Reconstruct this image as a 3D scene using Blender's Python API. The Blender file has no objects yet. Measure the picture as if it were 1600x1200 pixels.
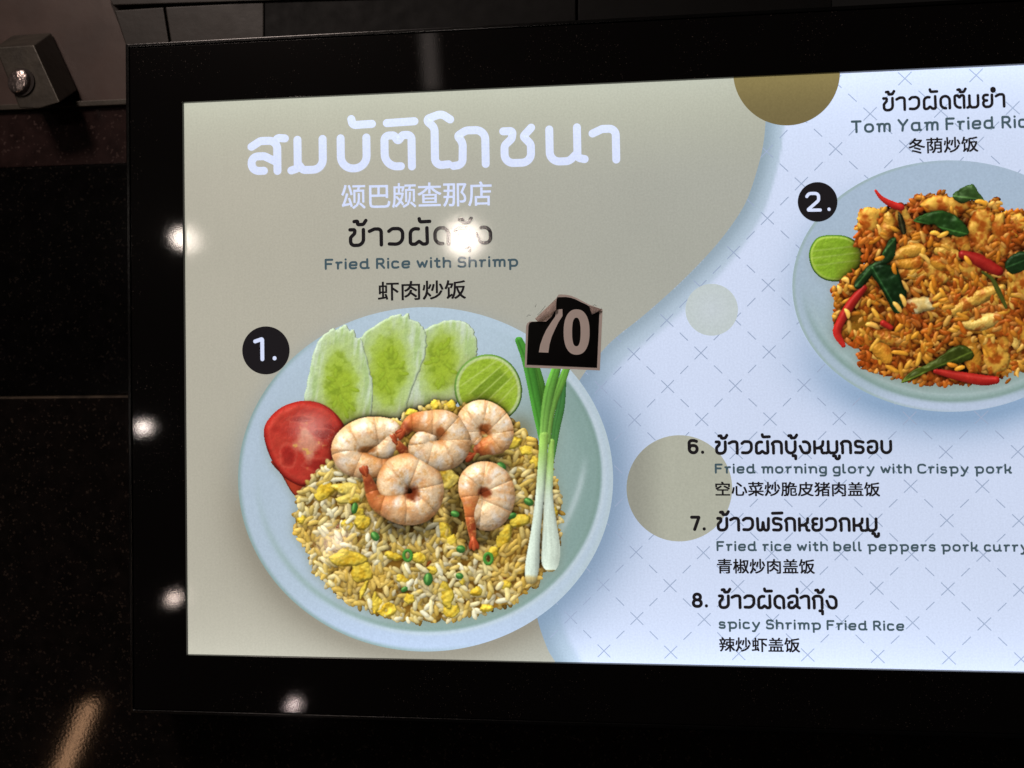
import bpy, bmesh, math, random
import numpy as np
from mathutils import Vector, Matrix
SC = bpy.context.scene
COL = SC.collection
# ---------------------------------------------------------------- camera (5.2 deg yaw, almost frontal, 0.6 m away)
F_PX, DIST = 1215.0, 0.6
YAW, PITCH, ROLL = 0.09054906, 0.00734053, 0.01051892
CAM_M = Matrix.Rotation(YAW, 3, 'Z') @ Matrix.Rotation(PITCH, 3, 'X') @ Matrix.Rotation(ROLL, 3, 'Y')
CAM_P = Vector((0, -DIST, 0))
cam = bpy.data.cameras.new('camera'); cam.sensor_width = 36; cam.lens = 36 * F_PX / 1600
cam.clip_start = .01; cam.clip_end = 50
cam.dof.use_dof = True; cam.dof.focus_distance = .6; cam.dof.aperture_fstop = 3.2
cam_o = bpy.data.objects.new('camera', cam); COL.objects.link(cam_o)
cam_o.matrix_world = Matrix.Translation(CAM_P) @ (CAM_M @ Matrix(((1, 0, 0), (0, 0, -1), (0, 1, 0)))).to_4x4()
SC.camera = cam_o
# ---------------------------------------------------------------- world, exposure
w = bpy.data.worlds.new('World'); SC.world = w; w.use_nodes = True
w.node_tree.nodes['Background'].inputs[0].default_value = (1, .86, .78, 1)
w.node_tree.nodes['Background'].inputs[1].default_value = .006
SC.view_settings.view_transform = 'Standard'; SC.view_settings.look = 'None'
SC.view_settings.exposure = 0; SC.view_settings.gamma = 1
SC.view_settings.use_curve_mapping = False
MATN = np.array(CAM_M)
def P(px, py, y=0.):
    """photo pixel(s) -> point(s) on the upright plane at depth y (metres)"""
    px = np.asarray(px, float); py = np.asarray(py, float)
    d = np.stack([(px - 800) / F_PX, np.ones(px.shape), -(py - 600) / F_PX], -1) @ MATN.T
    return np.array([0, -DIST, 0]) + d * ((y + DIST) / d[..., 1])[..., None]
# ---------------------------------------------------------------- lamps: the hall's small ceiling spots, behind the camera
def mirrored(px, py, y, dist):
    h = P(px, py, y); d = h - np.array([0, -DIST, 0]); d /= np.linalg.norm(d); d[1] *= -1
    return h + d * dist
def spot(px, py, dist, radius, power, col, y=-.003):
    l = bpy.data.lights.new('ceiling_spot', 'POINT'); l.energy = power; l.shadow_soft_size = radius; l.color = col
    o = bpy.data.objects.new('ceiling_spot', l); o.location = mirrored(px, py, y, dist); COL.objects.link(o)
def strip(p0, p1, y, dist, width, power, col):
    a = Vector(mirrored(p0[0], p0[1], y, dist)); b = Vector(mirrored(p1[0], p1[1], y, dist)); m = (a + b) / 2
    l = bpy.data.lights.new('strip_lamp', 'AREA'); l.shape = 'RECTANGLE'; l.size = (b - a).length; l.size_y = width; l.energy = power; l.color = col
    o = bpy.data.objects.new('strip_lamp', l); COL.objects.link(o)
    z = (m - Vector(P((p0[0] + p1[0]) / 2, (p0[1] + p1[1]) / 2, y))).normalized(); x = (b - a).normalized(); yv = z.cross(x).normalized(); z = x.cross(yv)
    o.matrix_world = Matrix.Translation(m) @ Matrix((x, yv, z)).transposed().to_4x4()
WARM = (1, .80, .66)
spot(285, 373, 1.5, .022, .95, (1, .86, .76))
spot(224, 668, 1.7, .015, .46, (1, .86, .78))
spot(272, 935, 1.7, .013, .27, (1, .80, .70))
spot(459, 1102, 1.8, .012, .22, (1, .80, .76))
spot(724, 372, 1.5, .036, 3.2, (1, .86, .76))
spot(520, 846, 1.6, .020, .60, (1, .72, .52))
spot(484, 668, 1.6, .030, .30, (1, .84, .72))
strip((142, 1098), (60, 1290), .045, 1.2, .022, .15, (1, .55, .30))
strip((668, 46), (675, 140), -.003, 1.4, .035, .012, (1, .84, .76))
# added fill light out of view, high up on the left, lifting the diffuse level
hl = bpy.data.lights.new('fill_light', 'AREA'); hl.shape = 'DISK'; hl.size = .5; hl.energy = 19; hl.color = (1, .82, .73)
ho = bpy.data.objects.new('fill_light', hl); COL.objects.link(ho); ho.location = (-.9, -1.25, 1.5)
ho.rotation_euler = (Vector((-.1, 0, .1)) - ho.location).to_track_quat('-Z', 'Y').to_euler()
# ---------------------------------------------------------------- printed food pictures
# A little numpy painter: it draws the printed photographs of the dishes (what ink is on the sheet),
# as a height / colour / id raster that is afterwards cut into one mesh per printed item.
def value_noise(X, Y, scale, seed):
    r = np.random.RandomState(seed); T = r.rand(64, 64)
    x = X / scale; y = Y / scale
    xi = np.floor(x).astype(int); yi = np.floor(y).astype(int)
    fx = x - xi; fy = y - yi
    fx = fx * fx * (3 - 2 * fx); fy = fy * fy * (3 - 2 * fy)
    a = T[yi % 64, xi % 64]; b = T[yi % 64, (xi + 1) % 64]
    c = T[(yi + 1) % 64, xi % 64]; d = T[(yi + 1) % 64, (xi + 1) % 64]
    return (a * (1 - fx) + b * fx) * (1 - fy) + (c * (1 - fx) + d * fx) * fy
def fbm(X, Y, scale, seed, n=3):
    s = 0; a = 1; t = 0
    for i in range(n):
        s = s + a * value_noise(X, Y, scale / 2 ** i, seed + i * 17); t += a; a *= .55
    return s / t
def boxblur(A, r):
    r = max(1, int(round(r)))
    for ax in (0, 1):
        P = np.pad(A, [(r + 1, r) if k == ax else (0, 0) for k in (0, 1)], mode='edge')
        C = np.cumsum(P, axis=ax)
        n = A.shape[ax]
        A = (np.take(C, range(2 * r + 1, 2 * r + 1 + n), ax) - np.take(C, range(0, n), ax)) / (2 * r + 1)
    return A
def blur(A, r): return boxblur(boxblur(A, r), r)
def smooth(a, b, x):
    t = np.clip((x - a) / (b - a), 0, 1); return t * t * (3 - 2 * t)
def lerp(a, b, t):
    a = np.asarray(a, float); b = np.asarray(b, float)
    return a + (b - a) * (t[..., None] if np.ndim(t) else t)
def inside(poly, X, Y):
    poly = np.asarray(poly, float); r = np.zeros(X.shape, bool); n = len(poly)
    for i in range(n):
        x0, y0 = poly[i]; x1, y1 = poly[(i + 1) % n]
        if y0 == y1: continue
        c = (y0 > Y) != (y1 > Y)
        r ^= c & (X < (x1 - x0) * (Y - y0) / (y1 - y0) + x0)
    return r
def edge_dist(poly, X, Y):
    poly = np.asarray(poly, float); D = np.full(X.shape, 1e9); n = len(poly)
    for i in range(n):
        a = poly[i]; b = poly[(i + 1) % n]; d = b - a
        t = np.clip(((X - a[0]) * d[0] + (Y - a[1]) * d[1]) / (d @ d + 1e-9), 0, 1)
        D = np.minimum(D, np.hypot(X - a[0] - t * d[0], Y - a[1] - t * d[1]))
    return D
def spline(pts, n, closed=False):
    P = np.asarray(pts, float); m = len(P)
    if closed: Q = np.concatenate([P[-1:], P, P[:2]]); segs = m
    else: Q = np.concatenate([2 * P[:1] - P[1:2], P, 2 * P[-1:] - P[-2:-1]]); segs = m - 1
    u = np.linspace(0, segs, n, endpoint=not closed)
    i = np.minimum(u.astype(int), segs - 1); t = (u - i)[:, None]
    a, b, c, d = Q[i], Q[i + 1], Q[i + 2], Q[i + 3]
    return .5 * (2 * b + (c - a) * t + (2 * a - 5 * b + 4 * c - d) * t ** 2 + (3 * b - a - 3 * c + d) * t ** 3)

class Picture:
    def __init__(s, x0, y0, x1, y1, g=.8):
        s.x0, s.y0, s.g = x0, y0, g
        s.w = int((x1 - x0) / g); s.h = int((y1 - y0) / g)
        s.X, s.Y = np.meshgrid(x0 + (np.arange(s.w) + .5) * g, y0 + (np.arange(s.h) + .5) * g)
        s.Z = np.full((s.h, s.w), -1.); s.ID = np.zeros((s.h, s.w), int)
        s.C = np.zeros((s.h, s.w, 3)); s.N = np.zeros((s.h, s.w, 2)); s.G = np.zeros((s.h, s.w))
    def win(s, x0, y0, x1, y1):
        a = max(0, int((x0 - s.x0) / s.g)); b = min(s.w, int((x1 - s.x0) / s.g) + 2)
        c = max(0, int((y0 - s.y0) / s.g)); d = min(s.h, int((y1 - s.y0) / s.g) + 2)
        return (slice(c, max(c, d)), slice(a, max(a, b)))
    def put(s, W, m, z, ident, col, nx, ny, gloss):
        m = m & (z > s.Z[W])
        s.Z[W] = np.where(m, z, s.Z[W]); s.ID[W] = np.where(m, ident, s.ID[W])
        s.C[W] = np.where(m[..., None], col, s.C[W])
        s.N[W] = np.where(m[..., None], np.stack([nx + 0 * z, ny + 0 * z], -1), s.N[W])
        s.G[W] = np.where(m, gloss, s.G[W])
    def grain(s, x, y, a, b, ang, z0, slope, col, ident, gloss=.3, bend=0., soft=.62):
        W = s.win(x - a - b, y - a - b, x + a + b, y + a + b); X = s.X[W] - x; Y = s.Y[W] - y
        if X.size == 0: return
        c, n = np.cos(ang), np.sin(ang); u = c * X + n * Y; v = -n * X + c * Y
        v = v + bend * (u / a) ** 2 * b
        tp = min(a * .92, b * 2.3); e = np.maximum(np.abs(u) - (a - tp), 0) / tp
        q = (v / b) ** 2 + e ** 2; m = q < 1; h = np.sqrt(np.clip(1 - q, 0, 1))
        nu = (np.sign(u) * e * .8 - slope * .6) * soft; nv = v / b * soft
        k = lerp(np.asarray(col) * (.86, .83, .72), np.minimum(np.asarray(col) * 1.06, 255), np.sqrt(h))
        s.put(W, m, z0 + slope * u + h * b * .9, ident, k, c * nu - n * nv, n * nu + c * nv, gloss)
    def tube(s, pts, rad, z0, ident, colour, gloss=.3, flat=.9, n=None, zs=None, soft=.8, wrinkle=0., lobes=0.):
        L = np.sum(np.hypot(*np.diff(np.asarray(pts, float), axis=0).T))
        n = n or int(max(12, L / 1.6)); P = spline(pts, n); R = spline(np.stack([rad, rad], 1), n)[:, 0]
        Zs = np.zeros(n) if zs is None else spline(np.stack([zs, zs], 1), n)[:, 0]
        T = np.gradient(P, axis=0); T /= np.hypot(*T.T)[:, None] + 1e-9
        mr = R.max() + 2
        W = s.win(P[:, 0].min() - mr, P[:, 1].min() - mr, P[:, 0].max() + mr, P[:, 1].max() + mr)
        X, Y = s.X[W], s.Y[W]; best = np.full(X.shape, -1e9)
        t = np.zeros(X.shape); sd = np.zeros(X.shape); nx = np.zeros(X.shape); ny = np.zeros(X.shape)
        for i in range(n):
            dx = X - P[i, 0]; dy = Y - P[i, 1]; q = (dx * dx + dy * dy) / R[i] ** 2
            h = np.where(q < 1, Zs[i] + flat * R[i] * np.sqrt(np.clip(1 - q, 0, 1)), -1e9); m = h > best
            best = np.where(m, h, best); t = np.where(m, i / (n - 1), t)
            sd = np.where(m, (-T[i, 1] * dx + T[i, 0] * dy) / R[i], sd)
            sq = (-T[i, 1] * dx + T[i, 0] * dy) / R[i]; al = (T[i, 0] * dx + T[i, 1] * dy) / R[i]
            al = al * ((al < 0) if i == 0 else (al > 0) if i == n - 1 else .15)
            if lobes:
                ph = 2 * ((i / (n - 1) * lobes) % 1) - 1; al = al + .62 * ph ** 5; h = h
            nx = np.where(m, -T[i, 1] * sq + T[i, 0] * al, nx); ny = np.where(m, T[i, 0] * sq + T[i, 1] * al, ny)
        m = best > -1e8
        if wrinkle:
            f = fbm(X, Y, 9, 71, 3); gy, gx = np.gradient(f, s.g); nx = nx * soft - gx * wrinkle; ny = ny * soft - gy * wrinkle
        else: nx = nx * soft; ny = ny * soft
        s.put(W, m, z0 + best, ident, colour(t, sd, X, Y) if callable(colour) else np.zeros(X.shape + (3,)) + colour, nx, ny, gloss)
    def patch(s, poly, z0, ident, colour, bulge=4., rough=0., rs=9., gloss=.2, seed=1, n=60, jag=0.):
        P = spline(poly, n, True)
        if jag:
            r = np.random.RandomState(seed); P = P + r.randn(n, 2) * jag
        W = s.win(P[:, 0].min() - 1, P[:, 1].min() - 1, P[:, 0].max() + 1, P[:, 1].max() + 1)
        X, Y = s.X[W], s.Y[W]
        if X.size == 0 or min(X.shape) < 3: return
        m = inside(P, X, Y); D = np.where(m, edge_dist(P, X, Y), 0)
        k = max(3., bulge * 1.6); h = bulge * np.sqrt(np.clip(1 - (1 - np.clip(D / k, 0, 1)) ** 2, 0, 1))
        if rough: h = h + rough * (fbm(X, Y, rs, seed, 3) - .5) * np.clip(D / 3, 0, 1)
        gy, gx = np.gradient(h, s.g)
        s.put(W, m, z0 + h, ident, colour(D, X, Y) if callable(colour) else np.zeros(X.shape + (3,)) + colour,
              -np.clip(gx, -1.2, 1.2) * .8, -np.clip(gy, -1.2, 1.2) * .8, gloss)
    def finish(s, light=(-.35, -.62, .70), amb=.42, dif=.78, ao=((3, .05), (8, .028), (22, .010)), deep=(.42, .24, .10), soft=.0, spec=70):
        have = s.ID > 0; Z = np.where(have, s.Z, 0); O = np.ones(Z.shape)
        for r, k in ao:
            d = blur(Z, r / s.g) - Z
            O *= np.clip(1 - np.clip(d, 0, 60) * k, .12, 1)
            O *= 1 + np.clip(-d, 0, 14) * k * .25
        l = np.asarray(light); l = l / np.linalg.norm(l)
        nl = np.sqrt(1 + 0 * Z); nx, ny = s.N[..., 0], s.N[..., 1]
        nz = np.sqrt(np.clip(1 - np.minimum(nx * nx + ny * ny, .95), .05, 1)); q = np.sqrt(nx * nx + ny * ny + nz * nz)
        d = np.clip((nx * l[0] + ny * l[1] + nz * l[2]) / q, 0, 1)
        hv = np.asarray([l[0], l[1], l[2] + 1]); hv /= np.linalg.norm(hv)
        sp = np.clip((nx * hv[0] + ny * hv[1] + nz * hv[2]) / q, 0, 1) ** 40
        sh = (amb + dif * d)[..., None]
        dark = np.clip(O, 0, 1)[..., None]; dk = dark + (1 - dark) * np.asarray(deep) * dark
        out = s.C * np.minimum(sh, 1.15) * dk * np.maximum(O, 1)[..., None] + (sp * s.G * spec * np.clip(O, 0, 1))[..., None]
        gr = np.random.RandomState(5)
        out = out * (1 + .03 * gr.randn(s.h, s.w)[..., None])
        if soft:
            B = np.stack([boxblur(out[..., k], 1) for k in range(3)], -1); same = boxblur(have.astype(float), 1)[..., None] > .99
            out = np.where(same, lerp(out, B, soft), out)
        s.out = np.clip(out, 0, 255); return s

def dish_one():
    p = Picture(405, 480, 905, 985); X, Y = p.X, p.Y; R = np.random.RandomState(3)
    names = {}
    def new(nm):
        names[len(names) + 1] = nm; return len(names)
    # cucumber, right to left
    def cucumber(poly, cx, cy, rx, ry, ang, seed, z):
        i = new('cucumber_slice')
        def col(D, X, Y):
            c, n = np.cos(ang), np.sin(ang); u = (c * (X - cx) + n * (Y - cy)) / rx; v = (-n * (X - cx) + c * (Y - cy)) / ry
            q = np.sqrt(u * u + v * v) + .4 * (fbm(X, Y, 16, seed) - .5)
            k = lerp((166, 192, 58), (176, 201, 88), smooth(.4, .8, q)); k = lerp(k, (188, 210, 130), smooth(.75, 1.0, q)); k = lerp(k, (200, 219, 176), smooth(.95, 1.5, q))
            st = fbm(X + .12 * Y, Y * .13, 5, seed + 3); k = lerp(k, (214, 228, 206), smooth(.5, .72, st) * smooth(.9, 1.5, q) * .8)
            k = lerp(k, (164, 194, 112), smooth(.5, .3, st) * smooth(.9, 1.4, q) * .6)
            k = lerp(k, (132, 158, 44), smooth(.5, .72, fbm(X, Y, 12, seed + 9)) * smooth(1.05, .6, q) * .7)
            return lerp(k, (204, 222, 196), smooth(5, 1, D) * .6)
        p.patch(poly, z, i, col, bulge=2.5, rough=1.1, rs=9, gloss=.1, seed=seed, n=90, jag=.6)
        r = np.random.RandomState(seed)
        for k in range(13):
            a = r.rand() * 6.28; q = .25 + .5 * r.rand(); x = cx + np.cos(a) * rx * q; y = cy + np.sin(a) * ry * q
            o = np.arctan2(y - cy, (x - cx)) + r.randn() * .3
            p.grain(x, y, 6.5 + r.rand() * 3, 3.2, o, z + 2., 0, (148, 174, 52), i, .05, soft=.15)
            p.grain(x - .5, y - .5, 5. + r.rand() * 2, 2., o, z + 2.6, 0, (172, 196, 76), i, .12, soft=.2)
    cucumber([(628, 632), (645, 575), (660, 520), (690, 503), (716, 500), (737, 511), (746, 538), (744, 562), (734, 592), (715, 628), (690, 648), (640, 655)], 690, 566, 30, 52, .1, 21, 1)
    cucumber([(568, 662), (570, 600), (562, 545), (567, 523), (600, 500), (622, 491), (630, 494), (637, 489), (641, 498), (656, 505), (666, 522), (666, 550), (655, 582), (640, 622), (630, 650), (600, 672)], 606, 578, 34, 64, .05, 33, 2.5)
    cucumber([(482, 655), (476, 622), (482, 590), (490, 552), (500, 530), (519, 513), (526, 516), (531, 511), (540, 507), (547, 517), (552, 514), (558, 528), (566, 532), (578, 580), (583, 606), (577, 662), (545, 690), (510, 685)], 533, 606, 30, 64, -.05, 47, 4)
    # lime half
    i = new('lime_half')
    lim = [(763 + 53 * np.cos(a) * (1 + .03 * np.sin(2 * a)), 608 + 54.5 * np.sin(a)) for a in np.arange(0, 6.28, .26)]
    def lime_col(D, X, Y):
        d0, d1 = .74, -.67; u = (X - 763) * d0 + (Y - 608) * d1; v = (X - 763) * -d1 + (Y - 608) * d0
        k = lerp((148, 180, 42), (176, 202, 82), fbm(u * .35, v, 4, 8) * .7 + .5 * (fbm(X, Y, 3, 81) - .3))
        k = lerp(k, (118, 148, 40), smooth(-15, -12, v) * smooth(13, 10, v) * smooth(-27, -22, u) * smooth(38, 32, u) * .75)
        for vv, tilt in ((-14, .02), (-1, 0), (12, -.03), (27, -.1), (-29, .12)):
            k = lerp(k, (196, 214, 122), np.exp(-((v - vv - tilt * u) / 1.1) ** 2) * smooth(-32, -24, u) * .75)
        k = lerp(k, (190, 208, 126), np.exp(-(np.hypot(u + 30, v) / 5) ** 2) * .8)
        k = lerp(k, (190, 208, 136), smooth(8.5, 6, D)); k = lerp(k, (196, 212, 160), smooth(6, 4, D) * smooth(700, 780, X) * .6)
        k = lerp(k, (104, 146, 62), smooth(3.6, 2., D)); return k
    p.patch(lim, 6, i, lime_col, bulge=2.5, rough=1.2, rs=4, gloss=.15, seed=4, n=80)
    # tomato
    i = new('tomato_slice')
    def tom_col(D, X, Y):
        k = lerp((182, 48, 40), (194, 70, 54), fbm(X, Y, 16, 5))
        k = lerp(k, (150, 34, 30), smooth(.55, .7, fbm(X, Y, 24, 15)) * smooth(12, 20, D) * .8)
        for (cx, cy, rx, ry) in ((450, 712, 11, 15), (505, 678, 15, 7), (496, 726, 17, 9), (470, 655, 16, 5)):
            q = np.hypot((X - cx) / rx, (Y - cy) / ry) + .6 * (fbm(X, Y, 8, 3) - .5); k = lerp(k, (146, 34, 30), smooth(1.15, .5, q) * .62)
            k = lerp(k, (206, 92, 74), np.exp(-((q - 1.2) / .16) ** 2) * .5)
        q = np.hypot((X - 479 - (Y - 690) * .15) / (8 + 16 * np.exp(-((Y - 695) / 14) ** 2)), (Y - 694) / 36) + .9 * (fbm(X, Y, 9, 7) - .5)
        k = lerp(k, (216, 152, 122), smooth(1.25, .3, q) * .85)
        k = lerp(k, (226, 180, 90), smooth(.66, .76, fbm(X, Y, 6, 77)) * smooth(1.5, .6, q) * .8)
        k = lerp(k, (166, 38, 30), smooth(8, 3, D) * .7); return lerp(k, (196, 84, 66), np.exp(-((D - 9.5) / 1.2) ** 2) * .25)
    p.patch([(425, 720), (440, 742), (455, 768), (466, 776), (490, 768), (510, 750), (480, 730)], 5, i, (176, 62, 40), bulge=6, seed=2)
    p.patch([(412, 676), (418, 657), (437, 638), (458, 629), (478, 626), (500, 630), (518, 640), (534, 658), (542, 678), (540, 700), (526, 724), (506, 746), (478, 761), (452, 752), (432, 732), (418, 704)], 8, i, tom_col, bulge=9, rough=2.2, rs=14, gloss=.22, seed=6, n=80)
    # rice
    rice = new('fried_rice')
    out = spline([(520, 715), (478, 752), (462, 785), (459, 822), (467, 845), (482, 862), (484, 884), (500, 905), (522, 928), (552, 947), (588, 960), (622, 969), (660, 973), (705, 970), (752, 962), (790, 950), (822, 932), (846, 908), (862, 880), (874, 850), (878, 800), (872, 752), (858, 715), (838, 690), (812, 665), (790, 648), (755, 630), (712, 632), (684, 628), (655, 638), (620, 652), (570, 670)], 160, True)
    def mound(x, y): return 26 * np.clip(1 - ((x - 668) / 235) ** 2 - ((y - 790) / 210) ** 2, 0, 1) ** .6
    W = p.win(450, 615, 890, 985); m = inside(out, p.X[W], p.Y[W]) & (edge_dist(out, p.X[W], p.Y[W]) > 6)
    p.put(W, m, mound(p.X[W], p.Y[W]) + 1, rice, lerp((128, 92, 28), (186, 142, 58), fbm(p.X[W], p.Y[W], 18, 2)), 0 * m, 0 * m, 0)
    pts = R.rand(5400, 2) * (430, 350) + (455, 625)
    ok = inside(out, pts[:, 0], pts[:, 1]); pts = pts[ok]; D = edge_dist(out, pts[:, 0], pts[:, 1])
    pal = np.array([(226, 214, 164), (218, 202, 138), (206, 182, 104), (230, 224, 190), (196, 168, 84)])
    nb = fbm(pts[:, 0], pts[:, 1], 60, 41); nn = fbm(pts[:, 0], pts[:, 1], 22, 9)
    for k in range(len(pts)):
        x, y = pts[k]; lay = R.rand()
        if D[k] < 2: continue
        z = mound(x, y) - 8 + 17 * lay + 20 * (nn[k] - .5)
        c = pal[min(4, int(R.rand() * 5))] * (.88 + .16 * R.rand()) * lerp((.66, .56, .36), (1.03, 1.03, 1.04), lay ** .7); c = lerp(c, (208, 168, 70), np.clip((nb[k] - .48) * 3.2, 0, .7))
        if y < 720: c = lerp(c, (206, 172, 74), .4)
        a = 8.6 + 4.2 * R.rand()
        if D[k] < 9: a *= .7
        p.grain(x, y, a, 3.3 + 1.1 * R.rand(), R.randn() * .95 + np.pi / 2 + .35 * np.sin(x / 60), z, R.randn() * .22, c, rice, .3, R.randn() * .25)
    # scrambled egg
    spots = [(545, 872, 27, 15, .2), (564, 893, 17, 15, .6), (507, 768, 13, 22, .7), (545, 766, 25, 10, .1), (550, 780, 22, 9, -.1), (699, 748, 18, 15, 0), (567, 815, 11, 13, .4), (543, 820, 9, 8, 0), (592, 945, 9, 13, .1), (604, 953, 13, 11, 0), (698, 930, 10, 20, -.2), (705, 950, 13, 14, .4), (696, 832, 10, 17, -.4), (706, 846, 10, 11, .2), (788, 838, 10, 20, .5), (771, 862, 9, 8, 0), (812, 815, 16, 10, -.3), (568, 922, 5, 16, .4), (586, 943, 5, 17, 0), (613, 868, 14, 7, .2), (655, 872, 11, 9, 0), (680, 634, 7, 9, .2), (704, 634, 10, 8, 0), (644, 646, 10, 7, 0), (800, 690, 16, 11, .2), (822, 704, 10, 9, 0), (838, 722, 11, 9, .3), (640, 935, 9, 8, 0), (745, 925, 10, 8, 0), (472, 812, 8, 6, 0), (790, 915, 9, 7, 0), (866, 800, 6, 10, 0), (722, 905, 7, 9, 0), (676, 890, 8, 7, 0), (760, 950, 9, 7, 0), (630, 905, 11, 7, .5), (560, 800, 7, 9, .3)]
    for n, (x, y, rx, ry, an) in enumerate(spots):
        po = []
        for a in np.arange(0, 6.2, .7):
            ex = rx * np.cos(a) * (.78 + .5 * R.rand()); ey = ry * np.sin(a) * (.78 + .5 * R.rand()); po.append((x + ex * np.cos(an) - ey * np.sin(an), y + ex * np.sin(an) + ey * np.cos(an)))
        c0 = np.array((234, 210, 104) if n in (3, 4, 5) else (230, 200, 72)) * (.94 + .1 * R.rand()); c1 = (208, 168, 44)
        p.patch(po, mound(x, y) + 8.5 + 3 * R.rand(), new('scrambled_egg'), (lambda D, X, Y, c0=c0, n=n: lerp(c1, c0, smooth(.25, .55, fbm(X, Y, 9, 60 + n)))), bulge=5, rough=7, rs=13, gloss=.25, seed=n + 3, n=40, jag=.35)
    # a few dark specks and brown bits
    for n in range(26):
        k = R.randint(len(pts)); x, y = pts[k]
        if D[k] > 8: p.grain(x, y, 4 + 3 * R.rand(), 2.6, R.rand() * 3, mound(x, y) + 4, 0, (140, 74, 28), rice, .2)
    # chopped green onion
    for (x, y, a, l, r) in ((554, 794, 1.75, 9, 5), (586, 838, .9, 8, 6), (669, 905, 1.65, 10, 7), (783, 729, .6, 8, 6.5), (826, 784, .5, 8, 5.5), (799, 806, -.3, 8, 5), (720, 858, .2, 7, 6), (632, 921, -.5, 6, 4), (718, 900, .3, 6, 5), (711, 803, .3, 7, 5), (741, 640, .3, 4, 3)):
        gr = new('chopped_scallion'); p.grain(x, y, l, r, a, mound(x, y) + 17, .1, (54, 104, 46), gr, .4); p.grain(x - 1.4, y - 1.4, l * .7, r * .4, a, mound(x, y) + 21.4, .1, (96, 150, 74), gr, .4)
    for (x, y, r) in ((637, 868, 8), (763, 873, 8)):
        p.tube([(x + r * .75 * np.cos(a), y + r * np.sin(a)) for a in np.linspace(0, 6.3, 12)], [2.6] * 12, mound(x, y) + 17, new('scallion_ring'), (70, 130, 50), .4)
    # spring onions
    so = new('spring_onion'); so2 = new('spring_onion')
    def leaf(c0, c1):
        return lambda t, s, X, Y: lerp(lerp(c0, c1, t), np.asarray(lerp(c0, c1, t)) * .72, np.clip(np.exp(-((s - .25) / .16) ** 2) * .7 + .4 * (fbm(X * 1.6, Y * .12, 5, 3) - .4), 0, 1))
    p.tube([(881, 598), (876, 635), (869, 668), (863, 715)], [4, 6.5, 6.5, 4], 30, so, leaf((62, 116, 62), (78, 134, 62)), .15, .5)
    p.tube([(838, 572), (846, 606), (850, 640), (851, 680)], [5, 6.5, 5.5, 4], 31, so, leaf((66, 118, 44), (84, 140, 50)), .15, .5)
    p.tube([(811, 532), (823, 560), (832, 600), (840, 640), (847, 680), (850, 706)], [6, 8.5, 8.5, 8.5, 6.5, 4], 33, so, leaf((64, 128, 48), (78, 144, 52)), .2, .5)
    p.tube([(886, 574), (876, 600), (866, 626), (859, 655), (855, 690)], [5.5, 6.5, 6, 5.5, 5], 34, so, leaf((96, 152, 56), (140, 190, 90)), .3, .6)
    p.tube([(870, 574), (860, 606), (853, 640), (849, 680), (848, 700)], [7, 8.5, 7.5, 6, 5.5], 36, so, leaf((88, 150, 56), (146, 194, 96)), .25, .6)
    st = lambda t, s, X, Y: lerp(lerp((150, 192, 92), (214, 228, 212), smooth(.02, .4, t)), (196, 178, 120), smooth(.93, 1., t)) * (1 - .16 * (fbm(X * 1.5, Y * .15, 4, 12) - .3))[..., None]
    p.tube([(862, 690), (859, 735), (857, 775), (859, 815), (861, 855), (860, 876), (860, 884)], [4.5, 6, 7, 10.5, 14.5, 14, 10], 32, so2, st, .2, .7)
    p.tube([(850, 680), (847, 730), (842, 790), (836, 840), (832, 880), (830, 903)], [7, 7, 7, 8.2, 11, 9.5], 36, so, st, .2, .7)
    # shrimps
    def shrimp(pts, rad, z, zs, tone, seed, tail=.16, rev=False, sd_out=1, ring=None):
        i = new('cooked_shrimp')
        def col(t, s, X, Y):
            t2 = 1 - t if rev else t; s = s * sd_out
            w = lerp((242, 222, 192), (234, 190, 138), fbm(X, Y, 22, seed))
            k = lerp(w, tone, np.clip(smooth(.48, .8, fbm(X, Y, 15, seed + 2)) * .45 + smooth(.40, .14, t2) * .66, 0, .9))
            k = lerp(k, np.asarray(tone) * (.97, .9, .8), smooth(.55, .95, s) * smooth(.4, .65, fbm(X, Y, 26, seed + 6)) * .7)
            seg = np.abs(((t2 * 8.5 + .12 * s + .25 * (fbm(X, Y, 12, seed + 8) - .5)) % 1) - .5); band = smooth(.42, .5, seg)
            k = lerp(k, (206, 142, 84), band * (.25 + .4 * smooth(.5, -.6, s))); k = lerp(k, (240, 236, 230), smooth(.22, .02, seg) * smooth(.3, -.4, s) * .6)
            k = lerp(k, (190, 96, 44), smooth(tail * 2.0, tail * 1.0, t2) * .8); k = lerp(k, (128, 50, 28), smooth(tail * 1.0, tail * .3, t2) * .9)
            k = lerp(k, (200, 110, 60), smooth(tail * .45, 0, t2) * .7)
            k = lerp(k, (208, 142, 82), smooth(.6, 1., np.abs(s)) * .45); k = lerp(k, (246, 240, 232), smooth(.6, .72, fbm(X, Y, 7, seed + 11)) * smooth(.75, .2, np.abs(s + .25)) * smooth(tail, tail * 2, t2) * .35)
            return lerp(k, (210, 150, 78), smooth(.6, .75, fbm(X, Y, 5, seed + 5)) * .5)
        a0 = np.asarray(pts[0], float); d = a0 - np.asarray(pts[1], float); d /= np.hypot(*d); an = np.arctan2(d[1], d[0])
        for da, ln in ((-.38, 11), (.36, 10), (0, 12)):
            p.grain(a0[0] + np.cos(an + da) * 7, a0[1] + np.sin(an + da) * 7, ln, 4.2, an + da, z + zs[0] + 3, 0, (150, 62, 34) if da else (176, 84, 48), i, .7, soft=.8)
        if ring is not None:
            q = np.asarray(pts, float); d = np.hypot(*(q - ring).T); f = np.where(d < 44, .84, 1.); q = ring + (q - ring) * f[:, None]; rad = np.asarray(rad) * np.where(d < 44, 1.2, 1.); pts = [tuple(v) for v in q]
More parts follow.
